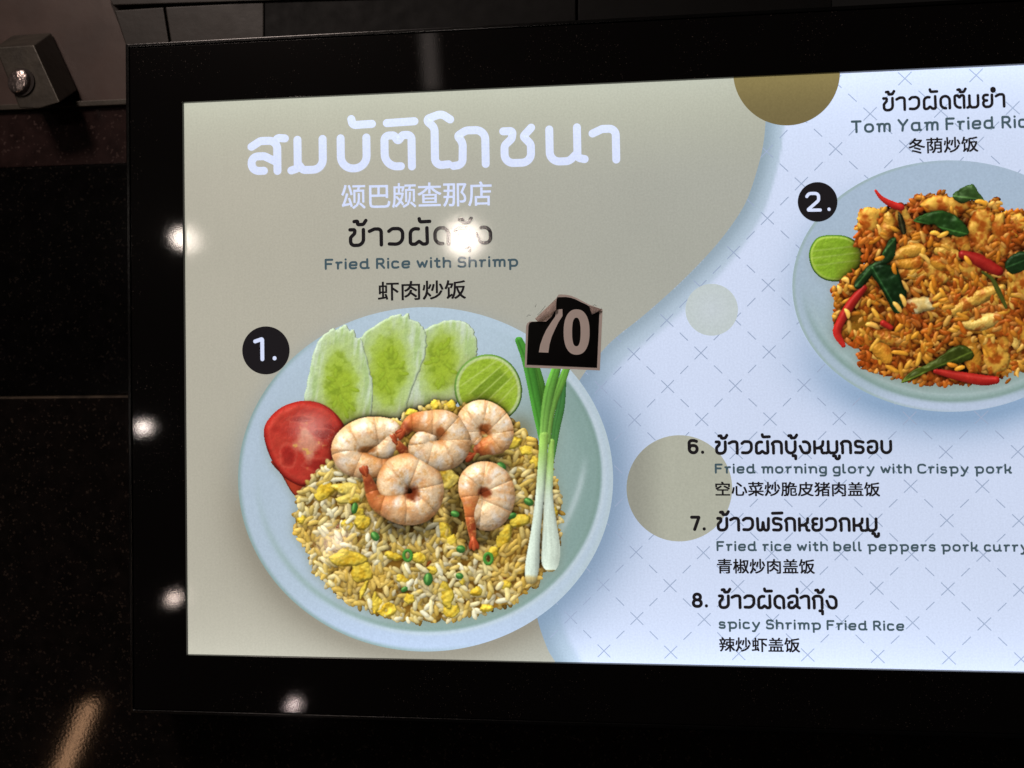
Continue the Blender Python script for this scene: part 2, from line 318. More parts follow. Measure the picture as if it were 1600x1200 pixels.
        p.tube(pts, np.asarray(rad) * 1.03, z, i, col, .7, .62, n=160, zs=zs, soft=.78, wrinkle=1.3, lobes=8.5)
    def hole(x, y, r, z, c=(150, 66, 26)):
        p.grain(x, y, r, r * .9, .4, z, 0, c, rice, 0)
    def pit(x, y, rx, ry, c):
        W = p.win(x - 2 * rx, y - 2 * ry, x + 2 * rx, y + 2 * ry); q = np.hypot((p.X[W] - x) / rx, (p.Y[W] - y) / ry) + .8 * (fbm(p.X[W], p.Y[W], 8, int(x)) - .5)
        f = smooth(1.25, .45, q); p.C[W] = lerp(p.C[W], c, f); p.G[W] *= 1 - f
    def gap(x, y, rx, ry):
        W = p.win(x - rx, y - ry, x + rx, y + ry); q = smooth(1.25, .55, np.hypot((p.X[W] - x) / rx, (p.Y[W] - y) / ry)) * (p.ID[W] == rice)
        p.C[W] = p.C[W] * (1 - .42 * q[..., None])
    for g in ((665, 720, 60, 30), (640, 820, 50, 24), (745, 720, 60, 26), (600, 745, 40, 26), (755, 838, 40, 16), (710, 800, 14, 40)): gap(*g)
    O = (222, 160, 92)
    shrimp([(618, 692), (632, 712), (606, 730), (572, 733), (545, 722), (538, 700), (556, 682), (584, 672), (610, 676), (608, 700), (585, 706)], [7, 10, 14, 16, 19, 21, 22, 21, 18, 13, 8], 30, [6, 3, 2, 3, 2, 0, 0, 0, 0, 4, 2], (220, 142, 78), 101, .14, False, 1, np.array((572., 702.)))
    shrimp([(741, 710), (760, 703), (783, 692), (786, 672), (772, 653), (750, 645), (733, 655), (732, 676), (742, 690)], [7, 12, 16, 17, 19, 20, 19, 14, 8], 30, [0] * 9, (220, 142, 78), 131, .12, False, -1, np.array((758., 673.)))
    shrimp([(632, 672), (646, 660), (668, 658), (694, 660), (712, 675), (716, 697), (700, 714), (674, 716), (654, 705), (656, 688), (672, 684)], [8, 13, 17, 19, 20, 20, 20, 19, 17, 12, 8], 36, [0, 0, 0, 0, 0, 1, 3, 4, 4, 5, 4], (220, 142, 78), 117, .1, False, 1, np.array((684., 686.)))
    shrimp([(572, 742), (580, 764), (590, 784), (610, 798), (636, 802), (662, 795), (674, 771), (667, 744), (643, 729), (618, 736), (608, 758), (614, 776)], [6, 10, 13, 17, 20, 20, 20, 21, 22, 22, 20, 14], 40, [0, 2, 4, 6, 5, 3, 0, 0, 0, 0, 0, -2], (220, 142, 78), 143, .16, False, 1, np.array((641., 767.)))
    pit(643, 771, 13, 14, (112, 48, 24))
    shrimp([(739, 842), (736, 815), (731, 788), (729, 764), (736, 746), (754, 739), (773, 748), (783, 772), (777, 798), (760, 811), (748, 798), (746, 784)], [5, 8, 10, 14, 17, 19, 21, 21, 21, 20, 15, 9], 40, [6, 6, 6, 5, 3, 1, 0, 0, 0, 0, 0, 0], (220, 142, 78), 159, .15, False, 1, np.array((757., 772.)))
    pit(757, 769, 11, 9, (140, 64, 34))
    pit(688, 675, 10, 9, (176, 100, 52)); pit(758, 671, 11, 9, (172, 92, 44)); pit(574, 702, 14, 6, (178, 112, 60))
    p.finish(soft=.7, amb=.52, dif=.60, ao=((2.5, .034), (7, .036), (18, .016)), deep=(.50, .32, .10)); p.names = names
    return p

def dish_two():
    p = Picture(1255, 280, 1715, 620); R = np.random.RandomState(9); names = {}
    def new(nm):
        names[len(names) + 1] = nm; return len(names)
    i = new('lime_half')
    def lc(D, X, Y):
        k = lerp((128, 168, 36), (160, 198, 60), fbm(X * .25 + .3 * Y, Y - .1 * X, 6, 8))
        for yy in (388, 399, 411): k = lerp(k, (186, 210, 112), np.exp(-((Y - yy + .12 * (X - 1306)) / 1.3) ** 2) * .55)
        k = lerp(k, (186, 208, 96), smooth(7, 4, D) * .7); return lerp(k, (92, 136, 40), smooth(3.2, 1.6, D))
    p.patch([(1264, 402), (1267, 385), (1278, 371), (1298, 367), (1322, 369), (1340, 380), (1349, 398), (1347, 420), (1334, 434), (1312, 440), (1288, 437), (1271, 423)], 6, i, lc, bulge=4, rough=1.2, rs=4, gloss=.15, seed=4)
    rice = new('fried_rice')
    out = spline([(1298, 450), (1304, 470), (1300, 500), (1312, 528), (1338, 550), (1342, 572), (1372, 584), (1400, 592), (1440, 600), (1482, 604), (1530, 598), (1580, 586), (1620, 570), (1660, 540), (1688, 490), (1690, 420), (1668, 360), (1630, 330), (1598, 326), (1572, 330), (1558, 310), (1530, 312), (1500, 318), (1472, 300), (1448, 302), (1428, 308), (1405, 318), (1372, 326), (1348, 326), (1340, 350), (1336, 380), (1345, 410), (1318, 436)], 150, True)
    def mound(x, y): return 30 * np.clip(1 - ((x - 1495) / 215) ** 2 - ((y - 455) / 165) ** 2, 0, 1) ** .6
    W = p.win(1290, 290, 1700, 610); m = inside(out, p.X[W], p.Y[W]) & (edge_dist(out, p.X[W], p.Y[W]) > 6)
    p.put(W, m, mound(p.X[W], p.Y[W]) + 1, rice, lerp((150, 62, 14), (178, 88, 22), fbm(p.X[W], p.Y[W], 18, 2)), 0 * m, 0 * m, 0)
    pts = R.rand(4800, 2) * (400, 310) + (1295, 298); pts = pts[inside(out, pts[:, 0], pts[:, 1])]; D = edge_dist(out, pts[:, 0], pts[:, 1])
    pal = np.array([(212, 146, 44), (220, 162, 58), (194, 118, 30), (228, 178, 84), (176, 88, 22)])
    nb = fbm(pts[:, 0], pts[:, 1], 55, 41); nn = fbm(pts[:, 0], pts[:, 1], 26, 19)
    for k in range(len(pts)):
        x, y = pts[k]; lay = R.rand()
        if D[k] < 2: continue
        c = pal[int(R.rand() * 5)] * (.86 + .18 * R.rand()) * lerp((.74, .56, .40), (1.04, 1.04, 1.06), lay); c = lerp(c, (156, 62, 18), np.clip((nb[k] - .5) * 3.4, 0, .65))
        a = 7 + 6 * R.rand() ** 1.5; a = a * .7 if D[k] < 9 else a
        p.grain(x, y, a, 3.1 + 1.2 * R.rand(), R.rand() * 3.14, mound(x, y) - 4 + 14 * lay + 26 * (nn[k] - .5), R.randn() * .22, c, rice, .6, R.randn() * .6)
    def chunk(poly, z, c0, c1, seed, rough=7, rs=24):
        p.patch(poly, z, new('chicken_piece'), lambda D, X, Y: lerp(lerp(c0, c1, smooth(.3, .65, fbm(X, Y, 13, seed))), (166, 70, 18), smooth(.6, .8, fbm(X, Y, 9, seed + 4)) * .8), bulge=8, rough=rough, rs=rs, gloss=.45, seed=seed, n=50, jag=.6)
    def rnd(x, y, rx, ry, sd, ang=0):
        r = np.random.RandomState(sd); return [(x + rx * np.cos(a) * (.8 + .4 * r.rand()) * np.cos(ang) - ry * np.sin(a) * (.8 + .3 * r.rand()) * np.sin(ang), y + rx * np.cos(a) * np.sin(ang) + ry * np.sin(a) * (.8 + .4 * r.rand()) * np.cos(ang)) for a in np.arange(0, 6.2, .6)]
    Yc, Oc = (222, 168, 66), (168, 80, 22)
    for n, (x, y, rx, ry, ang) in enumerate(((1358, 344, 20, 24, .2), (1482, 322, 38, 17, .05), (1534, 362, 20, 38, .15), (1564, 368, 15, 36, -.25), (1520, 420, 20, 18, .4), (1556, 562, 20, 26, .2), (1600, 440, 26, 30, 0), (1640, 400, 30, 30, 0), (1640, 500, 34, 26, 0), (1590, 350, 18, 16, .2))):
        chunk(rnd(x, y, rx, ry, n + 5, ang), mound(x, y) + 9, Oc, np.array(Yc) * (.95 + .1 * R.rand()), 200 + n)
    def bundle(x, y, ang, ln, wd, m, seed, bend=.25):
        i = new('chicken_piece'); r = np.random.RandomState(seed); c, n_ = np.cos(ang), np.sin(ang)
        for j in range(m):
            v = (j / max(1, m - 1) - .5) * wd; L = ln * (.55 + .45 * r.rand()); q = []
            for t in (-.5, -.17, .17, .5):
                u = t * L; w = v * (1 + .5 * t) + bend * wd * (t * t - .1) + r.randn() * 1.2; q.append((x + c * u - n_ * w + r.randn() * 2, y + n_ * u + c * w + r.randn() * 2))
            c0 = np.array(((224, 172, 70), (212, 144, 44), (216, 156, 56), (232, 192, 96))[r.randint(4)])
            f = wd / m * .95; p.tube(q, [f * .6, f * (.9 + .3 * r.rand()), f * (.9 + .3 * r.rand()), f * .55], mound(x, y) + 7 + 4 * r.rand(), i, lambda t, s_, X, Y, c0=c0, sd=seed + j: lerp(c0, (168, 76, 20), smooth(.42, .7, fbm(X, Y, 13, sd)) * .8), .75, .6, wrinkle=2.4, soft=.75)
    for n, g in enumerate(((1420, 410, -.2, 62, 30, 3), (1472, 412, .5, 46, 36, 3), (1492, 384, 1.2, 34, 24, 2), (1530, 486, -.35, 92, 34, 3), (1544, 506, -.05, 80, 20, 2), (1584, 522, 1.35, 56, 28, 3), (1532, 548, 1.3, 50, 28, 2), (1385, 540, .5, 46, 24, 2), (1402, 350, 1.3, 44, 26, 2), (1650, 450, 1., 50, 24, 3))):
        bundle(*g, 400 + 9 * n)
    chunk(rnd(1436, 477, 26, 13, 90, -.1), mound(1436, 477) + 8, (226, 190, 110), (240, 220, 160), 300)
    for q in range(70):
        k = R.randint(len(pts)); x, y = pts[k]
        if D[k] > 10: p.grain(x, y, 8 + 6 * R.rand(), 3.5, R.rand() * 3.14, mound(x, y) + 12, .1 * R.randn(), pal[int(R.rand() * 4)], rice, .5, R.randn() * .4)
    mu = new('mushroom_slice')
    p.patch([(1321, 500), (1328, 488), (1345, 483), (1357, 490), (1362, 515), (1364, 535), (1354, 543), (1338, 536), (1325, 520)], 22, mu, lambda D, X, Y: lerp((160, 112, 30), (206, 166, 46), smooth(10, 2, D)), bulge=4, rough=3, gloss=.3, seed=8)
    def leafp(poly, z, rib, c=(34, 62, 22), seed=1):
        a, b = np.asarray(rib[0], float), np.asarray(rib[1], float); d = (b - a) / np.hypot(*(b - a))
        def col(D, X, Y):
            v = (X - a[0]) * -d[1] + (Y - a[1]) * d[0]; k = lerp(np.asarray(c) * .55, np.asarray(c) * 1.15, fbm(X, Y, 14, seed))
            return lerp(k, np.asarray(c) * 2. + 14, np.exp(-(v / 1.2) ** 2) * .6)
        p.patch(poly, z, new('lime_leaf'), col, bulge=4, rough=7, rs=20, gloss=.75, seed=seed, n=60, jag=.25)
    leafp([(1427, 345), (1445, 334), (1470, 329), (1492, 336), (1507, 350), (1514, 364), (1500, 370), (1478, 364), (1462, 352), (1445, 350)], 48, ((1427, 345), (1512, 366)), (40, 74, 28), 2)
    leafp([(1488, 306), (1502, 294), (1520, 288), (1530, 302), (1538, 314), (1518, 313), (1502, 318)], 40, ((1490, 306), (1536, 312)), (52, 78, 36), 3)
    leafp([(1358, 420), (1378, 412), (1400, 418), (1404, 424), (1412, 448), (1417, 458), (1412, 478), (1404, 490), (1394, 484), (1384, 464), (1372, 444)], 46, ((1362, 416), (1404, 488)), (26, 54, 24), 4)
    leafp([(1334, 446), (1340, 434), (1356, 416), (1374, 406), (1380, 392), (1390, 374), (1400, 372), (1399, 396), (1392, 408), (1372, 420), (1356, 438), (1342, 452)], 45, ((1336, 448), (1396, 376)), (32, 58, 26), 5)
    leafp([(1408, 598), (1424, 580), (1446, 570), (1470, 556), (1490, 542), (1508, 540), (1520, 550), (1520, 560), (1500, 568), (1478, 572), (1452, 580), (1430, 592)], 44, ((1408, 598), (1518, 550)), (62, 74, 22), 6)
    leafp([(1570, 414), (1582, 398), (1604, 392), (1630, 398), (1620, 412), (1596, 424), (1580, 428)], 46, ((1572, 418), (1628, 396)), (28, 52, 24), 7)
    leafp([(1404, 330), (1412, 342), (1416, 362), (1410, 366), (1404, 350)], 40, ((1404, 330), (1412, 364)), (38, 36, 20), 8)
    p.tube([(1535, 425), (1550, 436), (1560, 455), (1572, 480)], [2, 3, 4, 2.5], 46, new('leaf_stem'), (72, 78, 28), .5)
    cc = lambda t, s, X, Y: lerp((142, 24, 22), (172, 44, 34), fbm(X, Y, 12, 4))
    for pts_, r_ in (([(1368, 298), (1378, 310), (1395, 320), (1408, 324)], [2, 3.6, 5.5, 5.5]), ([(1350, 450), (1332, 472), (1316, 498), (1308, 520), (1318, 540)], [5, 7.5, 7, 6.5, 3.5]), ([(1504, 398), (1530, 408), (1560, 424)], [7, 11, 8]), ([(1462, 580), (1500, 588), (1535, 594), (1556, 594)], [4, 7.5, 8.5, 6]), ([(1380, 505), (1392, 512)], [5, 4])):
        p.tube(pts_, r_, 40, new('red_chilli'), cc, .8)
    for (x, y, a) in ((1376, 408, -.3), (1402, 482, .9), (1410, 474, 1.2), (1462, 366, .2), (1474, 368, -.4), (1396, 420, 1.4), (1322, 490, 1.2), (1486, 570, .2), (1500, 577, -.3), (1530, 318, .3), (1512, 406, .9)):
        p.grain(x + R.randn() * 2, y + R.randn() * 2, 8 + 3 * R.rand(), 3.7, a, 56, .05, pal[R.randint(4)] * .9, rice, .6, R.randn() * .4)
    for n in range(9):
        t = R.rand() * 6.28; q = 1.02 + .03 * R.rand(); x = 1492 + 196 * q * np.cos(t); y = 458 + 148 * q * np.sin(t) * (1 if np.sin(t) > 0 else .8)
        p.grain(x, y, 4 + 3 * R.rand(), 2.4, R.rand() * 3, 1, 0, pal[R.randint(4)], rice, .4)
    p.finish(soft=.65, amb=.46, dif=.58, ao=((2.5, .042), (8, .048), (20, .026)), deep=(.50, .16, .04)); p.names = names
    return p
# ---------------------------------------------------------------- lettering: round-ended strokes, 1 unit = letter height
TH = {
 'ส': [[(0,.82),(.28,1.,.2),(.8,1.,.4),(.8,0)],[(.72,.94),(.82,1.08,.1),(1.04,1.06)],[(.38,.02),(0,.02,.3),(0,.5,.3),(.4,.5,.25),(.76,.3)]],
 'ม': [[(.2,1),(.2,.06,.1),(0,0)],[(.22,.2),(.36,0,.16),(.98,0,.38),(.98,1)]],
 'บ': [[(0,1),(0,0,.4),(.8,0,.4),(.8,1)]],
 'ต': [[(.5,.02),(0,0,.42),(0,1.04,.4),(.3,1.04,.1),(.42,.84,.05),(.56,1.04,.1),(.84,1.04,.22),(.84,0)]],
 'โ': [[(.77,1.5),(.5,1.7,.3),(0,1.52,.08),(.28,1.25,.3),(.28,0,.22),(.7,.03)]],
 'ภ': [[(0,-.03),(.28,0,.2),(.3,.72,.4),(.14,.95,.06),(.4,1.12,.3),(1.0,1.12,.4),(1.0,0)]],
 'ช': [[(0,1.05),(.3,1.05,.08),(.26,.8,.14),(.03,.58,.2),(.03,0,.4),(.85,0,.4),(.85,.6,.22),(.62,.86,.06),(.87,1.14)]],
 'น': [[(0,1.06),(0,0,.4),(.6,0,.3),(.86,.26)],[(.86,1.1),(.86,.1,.12),(1.08,.05)]],
 'า': [[(0,.88),(.3,1.02,.2),(.72,1.02,.38),(.72,0)]],
 'ข': [[(0,1),(.3,1,.08),(.28,.76,.14),(.03,.5,.18),(.03,0,.4),(.82,0,.4),(.82,1)]],
 'ว': [[(0,.86),(.2,1.02,.25),(.84,1.02,.46),(.84,0,.46),(.02,.05,.2)]],
 'ผ': [[(.5,.97),(0,1.03,.34),(0,0,.2),(.3,0,.12),(.53,.18,.05),(.76,0,.12),(1.04,0,.2),(1.02,1.03)]],
 'ด': [[(.46,.0),(0,0,.42),(0,1.02,.42),(.82,1.02,.42),(.82,0)]],
 'ก': [[(.06,0),(.06,.66,.12),(-.06,.82,.06),(.16,1.02,.25),(.78,1.02,.38),(.78,0)]],
 'ง': [[(.3,.98),(.86,1.04,.42),(.86,0,.45),(.24,0,.35),(0,.6)]],
 'ย': [[(.42,1.),(0,1.02,.26),(0,.54,.24),(.34,.54)],[(.3,.54),(0,.54,.24),(0,0,.3),(.8,0,.36),(.8,1)]],
 'พ': [[(0,1),(.03,0,.18),(.42,0,.2),(.5,.66)],[(.5,.66),(.58,0,.2),(.97,0,.18),(1.0,1)]],
 'ร': [[(.7,.93),(.36,1.02,.3),(0,1.02,.26),(0,.54,.26),(.7,.54,.28),(.7,0,.3),(0,.03,.2)]],
 'ห': [[(0,1),(0,0)],[(0,.42),(.4,.44,.12),(.72,.66,.14),(.76,1)],[(.38,.46),(.62,.36,.14),(.66,0,.12),(.86,.0)]],
 'อ': [[(.04,.9),(.26,1.02,.2),(.82,1.02,.44),(.82,0,.44),(.03,0,.38),(.03,.52,.14),(.34,.52)]],
 'ฉ': [[(0,.86),(.26,1.02,.25),(.8,1.02,.38),(.8,.1,.1),(1.0,0)],[(.34,.48),(.02,.48,.2),(.02,0,.24),(.42,0,.22),(.78,.32)]],
}
MARK = {  # relative to the letter's right stem
 'ั': [[(-.46,1.62),(-.42,1.42,.12),(.18,1.44)]], 'ิ': [[(-.76,1.45),(.1,1.48)]],
 '้': [[(-.56,1.52),(-.34,1.55,.06),(-.36,1.32,.08),(.0,1.33,.14),(.16,1.58)]], '่': [[(0,1.62),(.03,1.32)]],
 'ุ': [[(-.22,-.24),(.02,-.22,.05),(.02,-.5)]], 'ู': [[(-.34,-.26),(-.14,-.26,.05),(-.12,-.52,.14),(.2,-.52,.16),(.2,-.26)]],
}
BOWL = [(.86,.2),(.7,0,.2),(0,0,.46),(0,1,.46),(.7,1,.2),(.86,.8)]
SER = [(-.17,.97),(.03,.97,.05)]
LA = {
 'F': [[(0,0),(0,1.45,.04),(.84,1.45)],[(0,.76),(.7,.76)]], 'r': [SER+[(.03,0)],[(.03,.5),(.16,1,.3),(.5,.98)]],
 'i': [[(0,0),(0,1)],[(0,1.44),(0,1.46)]], 'e': [[(.03,.5),(.86,.5,.08),(.86,1,.43),(0,1,.46),(0,0,.46),(.6,0,.2),(.8,.1)]],
 'd': [[(.86,1.45),(.86,.04,.1),(1.04,.02)],BOWL], 'R': [[(0,0),(0,1.45,.04),(.82,1.45,.36),(.82,.7,.36),(0,.7)],[(.42,.7),(.9,0)]],
 'c': [[(.74,.9),(.56,1,.2),(0,1,.46),(0,0,.46),(.58,0,.2),(.78,.1)]], 'w': [[(0,1),(.3,0,.05),(.6,.85,.05),(.9,0,.05),(1.2,1)]],
 't': [[(.25,1.35),(.25,0,.2),(.58,.02)],[(0,1),(.56,1)]], 'h': [[(0,1.45),(0,0)],[(0,.5),(.14,1,.3),(.82,1,.36),(.82,0)]],
 'S': [[(.84,1.33),(.6,1.45,.2),(.02,1.45,.35),(.02,.74,.33),(.88,.74,.33),(.88,0,.35),(.2,0,.2),(0,.13)]],
 'm': [SER+[(.03,0)],[(.03,.5),(.14,1,.25),(.64,1,.25),(.64,0)],[(.64,.5),(.76,1,.25),(1.26,1,.25),(1.26,0)]],
 'p': [SER+[(.03,-.52)],[(.03,.2),(.2,0,.2),(.92,0,.46),(.92,1,.46),(.2,1,.2),(.03,.8)]],
 'T': [[(0,1.45),(1,1.45)],[(.5,1.45),(.5,0)]], 'o': [[(.45,0),(0,0,.45),(0,1,.45),(.92,1,.45),(.92,0,.45),(.44,0)]],
 'Y': [[(0,1.45),(.5,.68)],[(1.02,1.45),(.5,.68,.1),(.42,0)]], 'a': [[(.86,1),(.86,.04,.1),(1.04,.02)],BOWL],
 'n': [SER+[(.03,0)],[(.03,.5),(.16,1,.3),(.84,1,.36),(.84,0)]], 'g': [[(.86,1),(.86,-.52,.36),(.08,-.5)],BOWL],
 'l': [[(0,1.45),(0,.0,.18),(.24,.02)]], 'y': [[(0,1),(.44,.08)],[(.88,1),(.4,-.12,.1),(.22,-.52,.16),(-.04,-.5)]],
 'C': [[(.98,1.28),(.74,1.45,.25),(0,1.45,.62),(0,0,.62),(.78,0,.25),(1.0,.16)]],
 's': [[(.68,.9),(.5,1,.15),(.02,1,.25),(.02,.52,.23),(.72,.52,.23),(.72,0,.25),(.18,0,.15),(0,.1)]],
 'k': [[(0,1.45),(0,0)],[(0,.44),(.36,.46,.1),(.66,.72,.1),(.7,1)],[(.36,.48),(.58,.34,.12),(.6,.02,.1),(.8,.02)]],
 'b': [[(0,1.45),(0,0)],[(.0,.2),(.16,0,.2),(.88,0,.46),(.88,1,.46),(.16,1,.2),(.0,.8)]],
 'u': [[(0,1),(0,0,.38),(.58,0,.3),(.82,.3)],[(.82,1),(.82,.05,.1),(1.0,.02)]],
 '6': [[(.72,.95),(.52,1.02,.2),(.02,1.02,.5),(.02,0,.4),(.76,0,.4),(.76,.6,.36),(.16,.6,.2),(.04,.4)]],
 '7': [[(0,1),(.76,1,.03),(.28,0)]], '8': [[(.4,.53),(.07,.53,.25),(.07,1,.25),(.73,1,.25),(.73,.53,.25),(.4,.53)],[(.4,.53),(0,.53,.3),(0,0,.3),(.8,0,.3),(.8,.53,.3),(.4,.53)]],
 '1': [[(0,.9),(.3,1.02,.04),(.3,0)]], '2': [[(0,.82),(.12,1,.25),(.7,1,.32),(.7,.58,.25),(.02,0,.03),(.78,0)]], '.': [[(0,.03),(0,.05)]],
}
def round_path(pts, closed=False):
    out = []; n = len(pts)
    for i, p in enumerate(pts):
        a = Vector(p[:2]); r = p[2] if len(p) > 2 else 0
        if i in (0, n - 1) or r <= 0: out.append(a); continue
        b = Vector(pts[i - 1][:2]); c = Vector(pts[i + 1][:2]); u = b - a; v = c - a; lu, lv = u.length, v.length; u.normalize(); v.normalize()
        ang = u.angle(v)
        if ang > 3.1: out.append(a); continue
        fu = lu * (.5 if 0 < i - 1 else .98); fv = lv * (.5 if i + 1 < n - 1 else .98)
        t = min(r / math.tan(ang / 2), fu, fv); r2 = t * math.tan(ang / 2)
        s, e = a + u * t, a + v * t
        m = a + (u + v).normalized() * (r2 / math.sin(ang / 2)); k = 9
        d0 = s - m; d1 = e - m; tot = d0.angle_signed(d1) if d0.length > 1e-6 else 0
        for j in range(k + 1):
            q = -tot * j / k; cs, sn = math.cos(q), math.sin(q)
            out.append(m + Vector((d0.x * cs - d0.y * sn, d0.x * sn + d0.y * cs)))
    res = [out[0]]
    for q in out[1:]:
        if (q - res[-1]).length > 1e-4: res.append(q)
    return res
def stroke_mesh(pts, w, V, Fc, lift):
    """a round-capped flat stroke; V gets (x, y, lift)"""
    h = w / 2; n = len(pts); L = []; Rr = []
    for i in range(n):
        a = pts[max(0, i - 1)]; b = pts[min(n - 1, i + 1)]; d = (b - a).normalized(); p = Vector((-d.y, d.x))
        k = 1.
        if 0 < i < n - 1:
            d1 = (pts[i] - pts[i - 1]).normalized(); k = 1 / max(.5, abs(p.dot(Vector((-d1.y, d1.x)))))
        L.append(pts[i] + p * h * k); Rr.append(pts[i] - p * h * k)
    i0 = len(V)
    for a, b in zip(L, Rr): V.append((a.x, a.y, lift)); V.append((b.x, b.y, lift))
    for i in range(n - 1): Fc.append((i0 + 2 * i, i0 + 2 * i + 1, i0 + 2 * i + 3, i0 + 2 * i + 2))
    for (c, d, ia, ib) in ((pts[0], (pts[0] - pts[1]).normalized(), i0 + 1, i0), (pts[-1], (pts[-1] - pts[-2]).normalized(), i0 + 2 * n - 2, i0 + 2 * n - 1)):
        p = Vector((-d.y, d.x)); ring = []
        for j in range(1, 9):
            q = math.pi * j / 9; v = c + p * h * math.cos(q) + d * h * math.sin(q)
            ring.append(len(V)); V.append((v.x, v.y, lift))
        p0 = Vector(V[ia][:2]); s = 1 if (p0 - (c + p * h)).length < (p0 - (c - p * h)).length else -1
        ring = ring if s > 0 else ring[::-1]
        Fc.append(tuple([ia] + ring + [ib]))
LEFTK = {'โ': .12, 'ม': .17, 'ภ': .26, 'า': .1, 'ก': .06}; RIGHTK = {'ส': .2, 'โ': .22, 'น': .2, 'ฉ': .2, 'ห': .1}
def layout(text, w, gap, space):
    """-> list of polylines in units, total width"""
    x = 0; strokes = []; right = 0
    for ch in text:
        if ch == ' ': x += space; continue
        if ch in MARK:
            for s in MARK[ch]: strokes.append([(q[0] + right,) + tuple(q[1:]) for q in s])
            continue
        if ch == 'ำ':
            strokes.append([(right + .12 + .13 * math.cos(a), 1.42 + .14 * math.sin(a)) for a in np.linspace(0, 6.4, 14)]); ch = 'า'
        g = TH.get(ch) or LA[ch]
        x -= LEFTK.get(ch, 0) if x > 0 else 0
        x0 = min(q[0] for s in g for q in s); x1 = max(q[0] for s in g for q in s)
        for s in g: strokes.append([(q[0] - x0 + x,) + tuple(q[1:]) for q in s])
        right = x + max([q[0] for s in g for q in s if q[1] > .6] or [x1]) - x0
        x += x1 - x0 + gap - RIGHTK.get(ch, 0)
    return strokes, x - gap
# ---------------------------------------------------------------- materials
def lin(c):
    c = np.asarray(c, float) / 255.; return np.where(c <= .04045, c / 12.92, ((c + .055) / 1.055) ** 2.4)
class NT:
    def __init__(s, name):
        s.m = bpy.data.materials.new(name); s.m.use_nodes = True; s.t = s.m.node_tree; s.b = s.t.nodes['Principled BSDF']
    def n(s, kind, **kw):
        o = s.t.nodes.new('ShaderNode' + kind)
        for k, v in kw.items():
            if k in o.inputs: o.inputs[k].default_value = v
            else: setattr(o, k, v)
        return o
    def l(s, a, b): s.t.links.new(a, b)
    def math(s, op, a, b=None, clamp=False):
        o = s.t.nodes.new('ShaderNodeMath'); o.operation = op; o.use_clamp = clamp
        for i, v in enumerate((a, b)):
            if v is None: continue
            if isinstance(v, (int, float)): o.inputs[i].default_value = v
            else: s.l(v, o.inputs[i])
        return o.outputs[0]
    def pos(s, scale=None):
        g = s.n('NewGeometry').outputs['Position']
        if scale is None: return g
        v = s.n('VectorMath', operation='MULTIPLY'); s.l(g, v.inputs[0]); v.inputs[1].default_value = scale; return v.outputs[0]
    def noise(s, scale, detail=2., vec=None, rough=.5):
        o = s.n('TexNoise', Scale=scale, Detail=detail, Roughness=rough); s.l(vec or s.pos(), o.inputs['Vector']); return o.outputs['Fac']
    def ramp(s, f, stops):
        o = s.n('ValToRGB'); e = o.color_ramp.elements
        while len(e) < len(stops): e.new(.5)
        for k, (p, c) in zip(e, stops): k.position = p; k.color = tuple(c) + (1,)
        s.l(f, o.inputs[0]); return o.outputs[0]
    def bump(s, h, strength, dist):
        o = s.n('Bump', Strength=strength, Distance=dist); s.l(h, o.inputs['Height']); s.l(o.outputs[0], s.b.inputs['Normal']); return o
    def set(s, **kw):
        for k, v in kw.items(): s.b.inputs[k.replace('_', ' ')].default_value = v
        return s
Z_TOP, Z_BOT, X_L = .2339, -.2095, -.3179           # the lit window of the box (metres)
def print_material():
    """translucent print with LED edge light behind it: brightest along its upper and lower edge"""
    m = NT('backlit print'); at = m.n('Attribute', attribute_name='ink')
    sep = m.n('SeparateXYZ'); m.l(m.pos(), sep.inputs[0]); z = sep.outputs['Z']
    def edge(a, d, k):
        e = m.math('DIVIDE', m.math('ABSOLUTE', m.math('SUBTRACT', z, a)), -d); return m.math('MULTIPLY', m.math('EXPONENT', e), k)
    led = m.math('ADD', edge(Z_TOP, .030, .34), edge(Z_BOT, .028, .36))
    tint = m.n('VectorMath', operation='SCALE'); tint.inputs[0].default_value = (.94, 1.04, 1.12); m.l(led, tint.inputs['Scale'])   # the LED strips are cooler than the diffuser's middle
    lit = m.n('VectorMath', operation='ADD'); m.l(tint.outputs[0], lit.inputs[0]); lit.inputs[1].default_value = (1, 1, 1)
    base = m.n('VectorMath', operation='MULTIPLY'); m.l(at.outputs['Color'], base.inputs[0]); m.l(lit.outputs[0], base.inputs[1])
    film = m.math('MULTIPLY', m.math('SUBTRACT', m.noise(700., 3.), .5), .26)
    col = m.math('MULTIPLY', m.math('SUBTRACT', m.noise(1., 1., m.pos((620., 1., 24.))), .5), .045)
    k = m.math('ADD', m.math('ADD', film, col), 1.)
    v = m.n('VectorMath', operation='SCALE'); m.l(base.outputs[0], v.inputs[0]); m.l(k, v.inputs['Scale'])
    m.l(v.outputs[0], m.b.inputs['Emission Color']); m.set(Emission_Strength=1., Roughness=.05)
    d = m.n('VectorMath', operation='SCALE', Scale=.12); m.l(at.outputs['Color'], d.inputs[0]); m.l(d.outputs[0], m.b.inputs['Base Color'])
    m.b.inputs['Specular IOR Level'].default_value = .5
    m.bump(m.noise(1100., 2.), .035, .0005)
    return m.m
